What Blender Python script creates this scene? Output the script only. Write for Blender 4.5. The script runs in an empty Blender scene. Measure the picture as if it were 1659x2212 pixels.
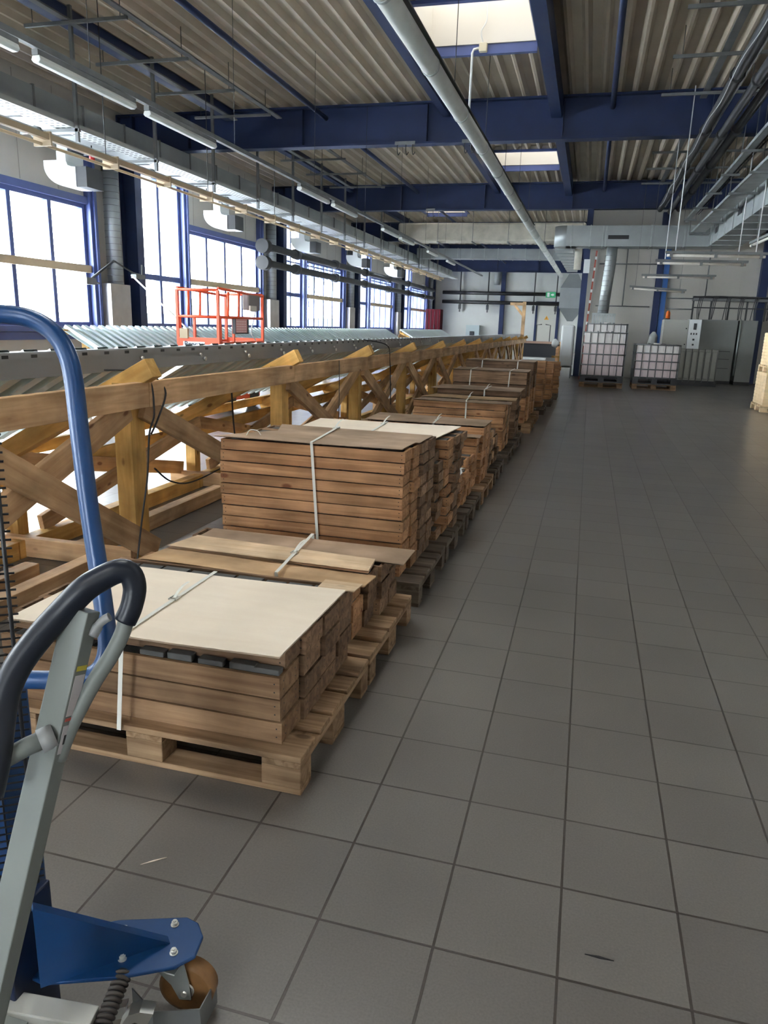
import bpy, math, random
from mathutils import Vector, Matrix
random.seed(7)
C = bpy.context.scene.collection
# ------------------------------------------------------------------ camera
FPX, HC = 1583.9, 1.5623
YAW, PITCH, ROLL = -0.2585, 0.2498, 0.0321
cy, sy, cp, sp = math.cos(YAW), math.sin(YAW), math.cos(PITCH), math.sin(PITCH)
FW = Vector((sy*cp, cy*cp, -sp)); RT0 = Vector((cy, -sy, 0)); UP0 = RT0.cross(FW)
RT = math.cos(ROLL)*RT0 + math.sin(ROLL)*UP0
UP = -math.sin(ROLL)*RT0 + math.cos(ROLL)*UP0
CAM = Vector((0, 0, HC))
cam = bpy.data.cameras.new('camera'); co = bpy.data.objects.new('camera', cam); C.objects.link(co)
cam.sensor_fit = 'VERTICAL'; cam.sensor_height = 36.0; cam.lens = FPX/2212*36
cam.clip_start = 0.05; cam.clip_end = 400
m = Matrix((RT, UP, -FW)).transposed().to_4x4(); m.translation = CAM
co.matrix_world = m
bpy.context.scene.camera = co
def ray(px, py): return FW + RT*((px-829.5)/FPX) - UP*((py-1106)/FPX)
def at(px, py, d):                      # measured point at a distance along the view axis
    return CAM + ray(px, py)*d
# ------------------------------------------------------------------ materials
MATS = {}
def mat(name, col, rough=.6, metal=0., spec=.5, bump=0., bscale=30, var=0., vscale=3., objvar=0.):
    if name in MATS: return MATS[name]
    M = bpy.data.materials.new(name); M.use_nodes = True; nt = M.node_tree; N = nt.nodes; L = nt.links
    b = N['Principled BSDF']; b.inputs['Roughness'].default_value = rough; b.inputs['Metallic'].default_value = metal
    b.inputs['Specular IOR Level'].default_value = spec
    b.inputs['Base Color'].default_value = (*col, 1)
    tc = N.new('ShaderNodeTexCoord')
    if var > 0 or objvar > 0:
        nz = N.new('ShaderNodeTexNoise'); nz.inputs['Scale'].default_value = vscale; nz.inputs['Detail'].default_value = 6
        L.new(tc.outputs['Object'], nz.inputs['Vector'])
        mr = N.new('ShaderNodeMapRange'); mr.inputs[1].default_value = .3; mr.inputs[2].default_value = .7
        mr.inputs[3].default_value = 1-var; mr.inputs[4].default_value = 1+var
        L.new(nz.outputs['Fac'], mr.inputs[0])
        oi = N.new('ShaderNodeObjectInfo'); mr2 = N.new('ShaderNodeMapRange')
        mr2.inputs[3].default_value = 1-objvar; mr2.inputs[4].default_value = 1+objvar
        L.new(oi.outputs['Random'], mr2.inputs[0])
        mu = N.new('ShaderNodeMath'); mu.operation = 'MULTIPLY'; L.new(mr.outputs[0], mu.inputs[0]); L.new(mr2.outputs[0], mu.inputs[1])
        vm = N.new('ShaderNodeVectorMath'); vm.operation = 'SCALE'; vm.inputs[0].default_value = col
        L.new(mu.outputs[0], vm.inputs['Scale']); L.new(vm.outputs[0], b.inputs['Base Color'])
    if bump > 0:
        n2 = N.new('ShaderNodeTexNoise'); n2.inputs['Scale'].default_value = bscale; n2.inputs['Detail'].default_value = 4
        L.new(tc.outputs['Object'], n2.inputs['Vector'])
        bp = N.new('ShaderNodeBump'); bp.inputs['Strength'].default_value = bump; bp.inputs['Distance'].default_value = .01
        L.new(n2.outputs['Fac'], bp.inputs['Height']); L.new(bp.outputs[0], b.inputs['Normal'])
    MATS[name] = M; return M
def wood(name, c1, c2, dark=(.08,.035,.015), rough=.75, grain=1., knots=1., objvar=.18):
    """timber: streaks along local X, knots, per-object tone"""
    M = bpy.data.materials.new(name); M.use_nodes = True; nt = M.node_tree; N = nt.nodes; L = nt.links
    b = N['Principled BSDF']; b.inputs['Roughness'].default_value = rough; b.inputs['Specular IOR Level'].default_value = .25
    tc = N.new('ShaderNodeTexCoord'); oi = N.new('ShaderNodeObjectInfo')
    mul = N.new('ShaderNodeMath'); mul.operation = 'MULTIPLY'; mul.inputs[1].default_value = 37.; L.new(oi.outputs['Random'], mul.inputs[0])
    add = N.new('ShaderNodeVectorMath'); add.operation = 'ADD'; L.new(tc.outputs['Object'], add.inputs[0]); L.new(mul.outputs[0], add.inputs[1])
    mp = N.new('ShaderNodeMapping'); mp.inputs['Scale'].default_value = (1.9, 34*grain, 34*grain); L.new(add.outputs[0], mp.inputs[0])
    nz = N.new('ShaderNodeTexNoise'); nz.inputs['Scale'].default_value = 1.; nz.inputs['Detail'].default_value = 8; nz.inputs['Distortion'].default_value = .6
    L.new(mp.outputs[0], nz.inputs['Vector'])
    cr = N.new('ShaderNodeValToRGB'); cr.color_ramp.elements[0].position = .36; cr.color_ramp.elements[1].position = .64
    cr.color_ramp.elements[0].color = (*c2, 1); cr.color_ramp.elements[1].color = (*c1, 1); L.new(nz.outputs['Fac'], cr.inputs[0])
    # stains, large
    n3 = N.new('ShaderNodeTexNoise'); n3.inputs['Scale'].default_value = 3.; n3.inputs['Detail'].default_value = 5; L.new(add.outputs[0], n3.inputs['Vector'])
    m3 = N.new('ShaderNodeMapRange'); m3.inputs[1].default_value = .3; m3.inputs[2].default_value = .7; m3.inputs[3].default_value = .52; m3.inputs[4].default_value = 1.15
    L.new(n3.outputs['Fac'], m3.inputs[0])
    m4 = N.new('ShaderNodeMapRange'); m4.inputs[3].default_value = 1-objvar; m4.inputs[4].default_value = 1+objvar; L.new(oi.outputs['Random'], m4.inputs[0])
    mm = N.new('ShaderNodeMath'); mm.operation = 'MULTIPLY'; L.new(m3.outputs[0], mm.inputs[0]); L.new(m4.outputs[0], mm.inputs[1])
    sc = N.new('ShaderNodeVectorMath'); sc.operation = 'SCALE'; L.new(cr.outputs[0], sc.inputs[0]); L.new(mm.outputs[0], sc.inputs['Scale'])
    # knots
    mk = N.new('ShaderNodeMapping'); mk.inputs['Scale'].default_value = (3.2, 7, 7); L.new(add.outputs[0], mk.inputs[0])
    vo = N.new('ShaderNodeTexVoronoi'); vo.inputs['Scale'].default_value = 1.; L.new(mk.outputs[0], vo.inputs['Vector'])
    kr = N.new('ShaderNodeMapRange'); kr.inputs[1].default_value = .07; kr.inputs[2].default_value = .13; kr.inputs[3].default_value = .8*knots; kr.inputs[4].default_value = 0
    L.new(vo.outputs['Distance'], kr.inputs[0])
    mx = N.new('ShaderNodeMix'); mx.data_type = 'RGBA'; L.new(kr.outputs[0], mx.inputs[0]); L.new(sc.outputs[0], mx.inputs[6]); mx.inputs[7].default_value = (*dark, 1)
    L.new(mx.outputs[2], b.inputs['Base Color'])
    bp = N.new('ShaderNodeBump'); bp.inputs['Strength'].default_value = .25; bp.inputs['Distance'].default_value = .004
    L.new(nz.outputs['Fac'], bp.inputs['Height']); L.new(bp.outputs[0], b.inputs['Normal'])
    MATS[name] = M; return M
TRAY = wood('tray_wood', (.58,.325,.17), (.37,.185,.09), (.13,.035,.014))
TRAYD = wood('tray_wood_weathered', (.32,.20,.125), (.165,.10,.06), (.05,.03,.02), objvar=.28)
PAL = wood('pallet_wood', (.40,.265,.16), (.24,.145,.08), (.07,.04,.02))
PALD = wood('pallet_wood_grey', (.19,.15,.115), (.11,.085,.065), (.04,.03,.02))
PINE = wood('pine_timber', (.84,.52,.18), (.68,.38,.11), (.16,.055,.02), rough=.6, grain=.7)
PINEL = wood('pine_timber_pale', (.70,.46,.26), (.53,.32,.165), (.16,.06,.03), rough=.65, grain=.7)
def _calm(M):
    for n in M.node_tree.nodes:
        if n.type == 'MAP_RANGE' and abs(n.inputs[3].default_value-.52) < .01: n.inputs[3].default_value = .9; n.inputs[4].default_value = 1.04
    return M
PLY = _calm(wood('birch_plywood', (.88,.78,.66), (.84,.73,.61), rough=.7, grain=.35, knots=0, objvar=.03))
HARD = wood('brown_hardboard', (.46,.33,.24), (.39,.275,.19), rough=.6, grain=.2, knots=0, objvar=.08)
KRAFT = wood('kraft_board', (.62,.42,.25), (.55,.36,.20), rough=.7, grain=.3, knots=0, objvar=.04)
PLANK = wood('pale_plank', (.78,.60,.42), (.66,.47,.30), knots=.5, objvar=.04)
CREAM = wood('pale_crate_wood', (.80,.60,.38), (.70,.50,.29), (.4,.22,.1), knots=.2, objvar=.08)
BLUE = mat('navy_steel', (.014,.027,.085), .5, .0, .4, var=.12, vscale=2)
BLUEL = mat('blue_frame_paint', (.07,.10,.27), .4, var=.06)
BLUET = mat('blue_tube_enamel', (.005,.047,.16), .33, .1, .6, bump=.05, bscale=60)
GALV = mat('galvanised_steel', (.40,.43,.43), .45, .55, .5, var=.18, vscale=4)
GALVD = mat('dull_galvanised', (.18,.187,.19), .55, .4, .5, var=.15, vscale=5)
SILV = mat('duct_sheet', (.34,.365,.37), .5, .5, .5, var=.12, vscale=1.5)
FLASH = mat('grey_flashing', (.27,.275,.28), .5, .1, .5, var=.08, vscale=2)
DARK = mat('black_plastic', (.012,.012,.015), .45)
RUB = mat('navy_grip_plastic', (.006,.009,.018), .38, 0, .4)
DPIPE = mat('dark_grey_pipe', (.036,.038,.041), .5, var=.15)
WHITEP = mat('white_pipe_lagging', (.55,.57,.55), .55, 0, .4, bump=.3, bscale=6, var=.08)
BEIGE = mat('beige_conduit', (.50,.40,.27), .6, var=.08)
WPL = mat('white_plastic', (.72,.74,.74), .45)
OFFW = mat('lamp_diffuser', (.60,.62,.60), .4)
WALLM = mat('wall_panel_beige', (.50,.475,.435), .7, var=.05, vscale=.8)
WALLF = mat('wall_panel_white', (.60,.61,.59), .7, var=.05, vscale=.8)
DECK = mat('roof_decking', (.46,.39,.30), .6, var=.10, vscale=1.2)
ORANGE = mat('orange_lift_paint', (.85,.11,.035), .4, var=.05)
GREYT = mat('shaded_handle_grey', (.165,.18,.172), .5, 0, .5, var=.05, vscale=8)  # light grey paint, darkened: the shade on the handle is in this colour
ZINC = mat('bright_zinc', (.75,.75,.72), .28, .9)
RED = mat('dark_red', (.05,.004,.008), .8, 0, .1)
CABM = mat('cabinet_grey', (.20,.21,.20), .5, var=.04)  # grey cabinets, darkened: the shade of their corner is in this colour
STRAP = mat('white_strap', (.72,.72,.68), .5)
INSUL = mat('duct_insulation', (.50,.47,.40), .85, 0, .3, bump=.8, bscale=5, var=.15, vscale=3)
STONE = mat('grey_stone_tile', (.09,.09,.09), .8, bump=.3, var=.15, vscale=10)
TANK = mat('ibc_tank_plastic', (.72,.69,.68), .45, var=.06, vscale=1.5)
TANKP = mat('ibc_liquid_pink', (.64,.54,.55), .45, var=.05, vscale=1.5)
WHEEL = mat('tan_wheel', (.24,.12,.045), .45, var=.3, vscale=20)
BROWN = mat('rust_brown_board', (.15,.09,.08), .7)
CORR = mat('zincalume_sheet', (.66,.74,.74), .3, .85, .5, var=.06, vscale=1.)
TREE = mat('pale_foliage', (.022,.031,.016), .9, var=.3, vscale=4)
BARK = mat('bark', (.018,.016,.014), .9)
CRT = mat('cream_crate_wood', (.80,.60,.37), .7, 0, .3, var=.05, vscale=2, objvar=.06)
BAG = mat('white_bag_fabric', (.55,.57,.57), .8, bump=.6, bscale=7)
# ------------------------------------------------------------------ mesh builder
class MB:
    def __init__(s): s.v = []; s.f = []; s.mi = []; s.cur = 0; s.sm = []; s.smooth = False; s.cut = []
    def _f(s, fs):
        for f in fs: s.f.append(f); s.mi.append(s.cur); s.sm.append(s.smooth)
    def box(s, a, b):
        (x0, x1), (y0, y1), (z0, z1) = [(min(p, q), max(p, q)) for p, q in zip(a, b)]
        n = len(s.v); s.cut.append((n, len(s.f)))
        s.v += [(x0,y0,z0),(x1,y0,z0),(x1,y1,z0),(x0,y1,z0),(x0,y0,z1),(x1,y0,z1),(x1,y1,z1),(x0,y1,z1)]
        s._f([(n,n+3,n+2,n+1),(n+4,n+5,n+6,n+7),(n,n+1,n+5,n+4),(n+1,n+2,n+6,n+5),(n+2,n+3,n+7,n+6),(n+3,n,n+4,n+7)]); return s
    def bar(s, p, q, w, h, up=(0,0,1)):
        p, q = Vector(p), Vector(q); d = (q-p).normalized(); u = Vector(up)
        if abs(d.dot(u)) > .98: u = Vector((0,1,0))
        r = d.cross(u).normalized(); u = r.cross(d).normalized(); n = len(s.v); s.cut.append((n, len(s.f)))
        for c in (p, q):
            for i, j in ((-1,-1),(1,-1),(1,1),(-1,1)): s.v.append(tuple(c + r*(i*w/2) + u*(j*h/2)))
        s._f([(n,n+3,n+2,n+1),(n+4,n+5,n+6,n+7),(n,n+1,n+5,n+4),(n+1,n+2,n+6,n+5),(n+2,n+3,n+7,n+6),(n+3,n,n+4,n+7)]); return s
    def tube(s, pts, r, seg=12, cap=True, flat=1.):
        pts = [Vector(p) for p in pts]; n0 = len(s.v); s.cut.append((n0, len(s.f))); u = None; rr = r if isinstance(r, (list, tuple)) else [r]*len(pts)
        for i, p in enumerate(pts):
            d = ((pts[min(i+1, len(pts)-1)]-pts[max(i-1, 0)])).normalized()
            if u is None:
                a = Vector((0,0,1)) if abs(d.z) < .9 else Vector((0,1,0)); u = (a - d*a.dot(d)).normalized()
            else: u = (u - d*u.dot(d)).normalized()
            w = d.cross(u)
            for k in range(seg):
                t = 2*math.pi*k/seg; s.v.append(tuple(p + (u*math.cos(t)*flat + w*math.sin(t))*rr[i]))
        sm = s.smooth; s.smooth = True
        for i in range(len(pts)-1):
            for k in range(seg):
                a = n0+i*seg+k; b = n0+i*seg+(k+1) % seg; s._f([(a, b, b+seg, a+seg)])
        s.smooth = False
        if cap:
            s._f([tuple(range(n0+seg-1, n0-1, -1)), tuple(range(n0+(len(pts)-1)*seg, n0+len(pts)*seg))])
        s.smooth = sm; return s
    def cyl(s, p, q, r, seg=16): return s.tube([p, q], r, seg)
    def prism(s, prof, o, u, v, w):                 # profile (a,b) -> o+a*u+b*v, extruded by w
        o, u, v, w = map(Vector, (o, u, v, w)); n = len(s.v); k = len(prof); s.cut.append((n, len(s.f)))
        for e in (Vector((0,0,0)), w):
            for a, b in prof: s.v.append(tuple(o + u*a + v*b + e))
        s._f([tuple(range(n+k-1, n-1, -1)), tuple(range(n+k, n+2*k))] + [(n+i, n+(i+1) % k, n+k+(i+1) % k, n+k+i) for i in range(k)]); return s
    def grid(s, rows):
        n = len(s.v); k = len(rows[0])
        for r in rows: s.v += [tuple(p) for p in r]
        for i in range(len(rows)-1):
            for j in range(k-1): s._f([(n+i*k+j, n+i*k+j+1, n+(i+1)*k+j+1, n+(i+1)*k+j)])
        return s
    def build(s, name, m, parent=None, bevel=0, solid=0):
        o0 = parent_world(parent) if parent else Vector((0,0,0))
        me = bpy.data.meshes.new(name); me.from_pydata([tuple(Vector(p)-o0) for p in s.v], [], s.f)
        for x in (m if isinstance(m, (list, tuple)) else [m]): me.materials.append(x)
        me.polygons.foreach_set('material_index', s.mi); me.polygons.foreach_set('use_smooth', s.sm)
        me.update()
        o = bpy.data.objects.new(name, me); C.objects.link(o)
        if parent: o.parent = parent
        if solid:
            md = o.modifiers.new('solid', 'SOLIDIFY'); md.thickness = solid; md.offset = 0
        if bevel:
            md = o.modifiers.new('bevel', 'BEVEL'); md.width = bevel; md.segments = 2; md.limit_method = 'ANGLE'
        return o
def each(b, name, m, parent, bevel=0):
    """every primitive of the builder becomes a part of its own"""
    ends = b.cut[1:]+[(len(b.v), len(b.f))]
    for (v0, f0), (v1, f1) in zip(b.cut, ends):
        c = MB(); c.v = b.v[v0:v1]; c.f = [tuple(i-v0 for i in f) for f in b.f[f0:f1]]; c.mi = b.mi[f0:f1]; c.sm = b.sm[f0:f1]; c.build(name, m, parent, bevel)
def parent_world(p):
    v = Vector(p.location)
    while p.parent: p = p.parent; v += Vector(p.location)
    return v
def timber(name, p, q, w, h, m, parent=None, up=(0,0,1), bevel=.004):
    """a board or post from p to q, length on its own local X"""
    p, q = Vector(p), Vector(q); L_ = (q-p).length; d = (q-p).normalized(); u = Vector(up)
    if abs(d.dot(u)) > .98: u = Vector((1,0,0))
    y = u.cross(d).normalized(); z = d.cross(y).normalized()
    b = MB(); b.box((-L_/2, -w/2, -h/2), (L_/2, w/2, h/2)); o = b.build(name, m, None, bevel)
    mw = Matrix((d, y, z)).transposed(); o.rotation_mode = 'QUATERNION'; o.rotation_quaternion = mw.to_quaternion()
    o.location = (p+q)/2 - (parent_world(parent) if parent else Vector((0,0,0)))
    if parent: o.parent = parent
    return o
def tag(o, label=None, cat=None, group=None, kind=None):
    if label: o['label'] = label
    if cat: o['category'] = cat
    if group: o['group'] = group
    if kind: o['kind'] = kind
    return o
def thing(name, loc, label, cat, group=None):
    o = bpy.data.objects.new(name, None); C.objects.link(o); o.location = loc; o.empty_display_size = .1
    return tag(o, label, cat, group)
def struct(o): o['kind'] = 'structure'; return o
def smooth_path(pts, n=6):
    P = [Vector(p) for p in pts]; out = []
    for i in range(len(P)-1):
        a, b, c, d = P[max(i-1,0)], P[i], P[i+1], P[min(i+2,len(P)-1)]
        for k in range(n):
            t = k/n; out.append(.5*((2*b)+(c-a)*t+(2*a-5*b+4*c-d)*t*t+(3*b-a-3*c+d)*t**3))
    out.append(P[-1]); return out
ORD = ['first','second','third','fourth','fifth','sixth','seventh','eighth','ninth','tenth','eleventh','twelfth','thirteenth','fourteenth','fifteenth','sixteenth']
# ================================================================== SETTING
XL, XR, YN, YF, YP, ZC = -12.0, 9.0, -12.0, 57.5, 27.9, 6.46
BAY = [17.9+9.7*k for k in range(-3, 5)]            # column lines
# ---- floor
def floor_mat():
    M = bpy.data.materials.new('floor_tiles'); M.use_nodes = True; nt = M.node_tree; N = nt.nodes; L = nt.links
    b = N['Principled BSDF']; b.inputs['Specular IOR Level'].default_value = .7
    tc = N.new('ShaderNodeTexCoord'); mp = N.new('ShaderNodeMapping'); mp.vector_type = 'TEXTURE'
    mp.inputs['Location'].default_value = (.0723, .2978, 0); mp.inputs['Scale'].default_value = (.315, .315, 1); L.new(tc.outputs['Object'], mp.inputs[0])
    br = N.new('ShaderNodeTexBrick'); br.offset = 0; br.squash = 1; br.inputs['Scale'].default_value = 1; br.inputs['Brick Width'].default_value = 1; br.inputs['Row Height'].default_value = 1
    br.inputs['Mortar Size'].default_value = .013; br.inputs['Mortar Smooth'].default_value = .2
    br.inputs['Color1'].default_value = (.132,.121,.111,1); br.inputs['Color2'].default_value = (.155,.143,.131,1); br.inputs['Mortar'].default_value = (.055,.046,.040,1)
    L.new(mp.outputs[0], br.inputs['Vector'])
    nz = N.new('ShaderNodeTexNoise'); nz.inputs['Scale'].default_value = 160; nz.inputs['Detail'].default_value = 3; L.new(tc.outputs['Object'], nz.inputs['Vector'])
    m1 = N.new('ShaderNodeMapRange'); m1.inputs[1].default_value=.3; m1.inputs[2].default_value=.7; m1.inputs[3].default_value = .88; m1.inputs[4].default_value = 1.12; L.new(nz.outputs['Fac'], m1.inputs[0])
    n2 = N.new('ShaderNodeTexNoise'); n2.inputs['Scale'].default_value = 1.3; n2.inputs['Detail'].default_value = 3; n2.inputs['Roughness'].default_value = .5; L.new(tc.outputs['Object'], n2.inputs['Vector'])
    m2 = N.new('ShaderNodeMapRange'); m2.inputs[1].default_value=.3; m2.inputs[2].default_value=.7; m2.inputs[3].default_value = .92; m2.inputs[4].default_value = 1.06; L.new(n2.outputs['Fac'], m2.inputs[0])
    mm = N.new('ShaderNodeMath'); mm.operation = 'MULTIPLY'; L.new(m1.outputs[0], mm.inputs[0]); L.new(m2.outputs[0], mm.inputs[1])
    sc = N.new('ShaderNodeVectorMath'); sc.operation = 'SCALE'; L.new(br.outputs['Color'], sc.inputs[0]); L.new(mm.outputs[0], sc.inputs['Scale'])
    L.new(sc.outputs[0], b.inputs['Base Color'])
    m3 = N.new('ShaderNodeMapRange'); m3.inputs[1].default_value=.3; m3.inputs[2].default_value=.7; m3.inputs[3].default_value = .285; m3.inputs[4].default_value = .34; L.new(n2.outputs['Fac'], m3.inputs[0])
    L.new(m3.outputs[0], b.inputs['Roughness'])
    bp = N.new('ShaderNodeBump'); bp.inputs['Strength'].default_value = .5; bp.inputs['Distance'].default_value = .003; bp.invert = True
    L.new(br.outputs['Fac'], bp.inputs['Height'])
    b2 = N.new('ShaderNodeBump'); b2.inputs['Strength'].default_value = .12; b2.inputs['Distance'].default_value = .001; L.new(nz.outputs['Fac'], b2.inputs['Height']); L.new(bp.outputs[0], b2.inputs['Normal'])
    L.new(b2.outputs[0], b.inputs['Normal'])
    return M
b = MB(); b.box((XL-.3, YN-.3, -.2), (XR+.3, YF+.3, 0)); struct(b.build('floor', floor_mat()))
# ---- ceiling decking with skylight openings
SKY = [(-3.28, -1.36, 12.72, 14.62), (-3.28, -1.36, 22.75, 24.75), (-7.5, -5.7, 32.4, 34.2), (-3.28,-1.36, 3.2, 5.1), (3.4, 5.4, 3.2, 5.1), (-3.28, -1.36, -4.5, -2.6), (3.4, 5.4, -4.5, -2.6), (-7.7, -5.8, 3.2, 5.1), (5.4, 7.4, 12.72, 14.62), (-7.5,-5.7,42.5,44.4)]  # unseen units near the camera and at right are added for fill light
PITCHR = .33
b = MB(); x = XL-.1
def free(x0, x1, y0, y1, extra=0):
    cuts = sorted((s[2]-extra, s[3]+extra) for s in SKY if s[0] < x1 and s[1] > x0); out = []; y = y0
    for c0, c1 in cuts:
        if c0 > y: out.append((y, c0))
        y = max(y, c1)
    if y < y1: out.append((y, y1))
    return out
while x < XR:
    for (y0, y1) in free(x, x+PITCHR, YN, YF):
        # wide bottom pan, slanted webs, narrow upper valley
        prof = [(0, 0), (.05, 0), (.11, .10), (.27, .10), (.33, 0)]
        rows = [[(x+a, y0, ZC+c) for a, c in prof], [(x+a, y1, ZC+c) for a, c in prof]]
        b.grid(rows)
    x += PITCHR
ys = sorted({YN-.3, YF+.3} | {s[2] for s in SKY} | {s[3] for s in SKY})
for i in range(len(ys)-1):
    y0, y1 = ys[i], ys[i+1]; ym = (y0+y1)/2
    xs = sorted((s[0], s[1]) for s in SKY if s[2] < ym < s[3]); x0 = XL-.3
    for a, c in xs: b.box((x0, y0, ZC+.15), (a, y1, ZC+.35)); x0 = c
    b.box((x0, y0, ZC+.15), (XR+.3, y1, ZC+.35))
struct(b.build('ceiling', DECK))
# ---- skylights: shaft (trim) and opal pane
opal = bpy.data.materials.new('opal_pane'); opal.use_nodes = True; nt = opal.node_tree; nt.nodes.remove(nt.nodes['Principled BSDF'])
tr = nt.nodes.new('ShaderNodeBsdfTranslucent'); tr.inputs[0].default_value = (.060,.056,.050,1); tp = nt.nodes.new('ShaderNodeBsdfTransparent'); tp.inputs[0].default_value=(.9,.88,.84,1)
mx = nt.nodes.new('ShaderNodeMixShader'); mx.inputs[0].default_value = .01; nt.links.new(tr.outputs[0], mx.inputs[1]); nt.links.new(tp.outputs[0], mx.inputs[2]); nt.links.new(mx.outputs[0], nt.nodes['Material Output'].inputs[0])
opal_fill = opal.copy(); opal_fill.name = 'fill_opal_pane'  # brighter pane for the added, unseen skylights that lift the hall light
for n_ in opal_fill.node_tree.nodes:
    if n_.type == 'BSDF_TRANSLUCENT': n_.inputs[0].default_value = (.50,.49,.46,1)
SHAFT = mat('skylight_lining', (.72,.68,.62), .6)
for i, (x0, x1, y0, y1) in enumerate(SKY):
    t = bpy.data.objects.new('window_%d' % (20+i), None); C.objects.link(t); struct(t); t.location = (x0, y0, ZC)
    b = MB(); z0, z1, w = ZC+.0, ZC+.72, .03
    b.box((x0, y0, z0), (x0+w, y1, z1)); b.box((x1-w, y0, z0), (x1, y1, z1)); b.box((x0+w, y0, z0), (x1-w, y0+w, z1)); b.box((x0+w, y1-w, z0), (x1-w, y1, z1))
    b.build('skylight_lining', SHAFT, t)
    b = MB(); rows = []
    for a in range(9):
        u = a/8; rows.append([(x0+(x1-x0)*u, y0+(y1-y0)*v/8, z1+.01+.16*math.sin(math.pi*u)*math.sin(math.pi*v/8)) for v in range(9)])
    b.smooth = True; b.grid(rows); b.build('skylight_dome', opal_fill if y0 < 9 or x0 > 3 else opal, t)
    b = MB(); w = .1
    b.box((x0-w, y0-w, ZC-.06), (x0+.0, y1+w, ZC-.005)); b.box((x1, y0-w, ZC-.06), (x1+w, y1+w, ZC-.005)); b.box((x0, y0-w, ZC-.06), (x1, y0, ZC-.005)); b.box((x0, y1, ZC-.16), (x1, y1+w, ZC-.005))
    b.build('skylight_frame', BLUEL, t)
# ---- left wall with window openings
GL = bpy.data.materials.new('window_glass'); GL.use_nodes = True; nt = GL.node_tree; nt.nodes.remove(nt.nodes['Principled BSDF'])
tp = nt.nodes.new('ShaderNodeBsdfTransparent'); tp.inputs[0].default_value = (.95,.97,.97,1); gs = nt.nodes.new('ShaderNodeBsdfGlossy'); gs.inputs['Roughness'].default_value = .03
mx = nt.nodes.new('ShaderNodeMixShader'); mx.inputs[0].default_value = .05; nt.links.new(tp.outputs[0], mx.inputs[1]); nt.links.new(gs.outputs[0], mx.inputs[2]); nt.links.new(mx.outputs[0], nt.nodes['Material Output'].inputs[0])
SILL, TOPW, TOPN = 1.30, 4.14, 5.36
holes = []; wn = 0
for k, yc in enumerate(BAY):
    if yc+2.75 < YF-1 and yc+.5 > YN: holes.append((yc+.5, yc+2.75, SILL, TOPN, 'narrow'))
    if yc+8.25 < YF: holes.append((max(yc+3.1, YN+.5), yc+8.08, SILL, TOPW, 'wide'))
    else: holes.append((yc+3.1, YF-1.2, SILL, TOPW, 'wide'))
holes = [h for h in holes if h[1]-h[0] > 1]
b = MB(); y = YN-.3
for (y0, y1, z0, z1, kd) in holes:
    b.box((XL-.25, y, 0), (XL, y0, ZC+.15)); b.box((XL-.25, y0, 0), (XL, y1, z0)); b.box((XL-.25, y0, z1), (XL, y1, ZC+.15)); y = y1
b.box((XL-.25, y, 0), (XL, YF+.3, ZC+.15)); struct(b.build('wall_left', WALLM))
def window(i, y0, y1, z0, z1, kd, far):
    t = bpy.data.objects.new('window_%d' % i, None); C.objects.link(t); struct(t); t.location = (XL, y0, z0)
    f = .10; b = MB(); xa, xb = XL-.16, XL+.02
    b.box((xa, y0, z0), (xb, y0+f, z1)); b.box((xa, y1-f, z0), (xb, y1, z1)); b.box((xa, y0+f, z1-f), (xb, y1-f, z1)); b.box((xa, y0+f, z0), (xb, y1-f, z0+f))
    if kd == 'wide': b.box((XL, y0-.05, z1), (XL+.10, y1+.05, z1+.16))
    b.box((XL, y0-.05, z0-.12), (XL+.14, y1+.05, z0)); b.box((XL, y0-.05, z0-.30), (XL+.07, y1+.05, z0-.13))
    b.build('window_frame', BLUEL, t)
    n = 4 if kd == 'wide' else 2; mb = MB()
    for j in range(1, n): yy = y0+(y1-y0)*j/n; mb.box((xa+.02, yy-.06, z0+f), (xb, yy+.06, z1-f))
    mb.box((xa+.02, y0+f, 2.58), (xb-.01, y1-f, 2.73))
    if far: mb.box((xa+.02, y0+f, 3.55), (xb-.01, y1-f, 3.60)); mb.box((xa+.02, y0+f, 3.9), (xb-.01, y1-f, 3.95))
    if far and kd == 'wide':
        for j in range(n): yy = y0+(y1-y0)*(j+.5)/n; mb.box((xa+.02, yy-.02, z0+f), (xb-.02, yy+.02, z1-f))
    mb.build('mullion', BLUEL, t)
    if kd == 'wide':
        m2 = MB(); m2.box((XL+.03, y0, 2.57), (XL+.11, y1, 2.74)); m2.build('cable_duct', BEIGE, t)
    g = MB(); g.box((XL-.10, y0+f, z0+f), (XL-.095, y1-f, z1-f)); g.build('pane', GL, t)
for i, h in enumerate(holes): window(i+1, *h, far=h[0] > 27)
# bright blue posts beside the windows
for i, yc in enumerate(BAY):
    b = MB()
    for y in (yc+2.78, yc+8.10):
        if YN < y < YF-.5: b.box((XL, y, 0), (XL+.16, y+.27, 5.4)); b.box((XL+.16, y+.09, 0), (XL+.22, y+.18, 5.4))
    if b.v: struct(b.build('trim_%d' % (i+1), BLUEL))
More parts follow.
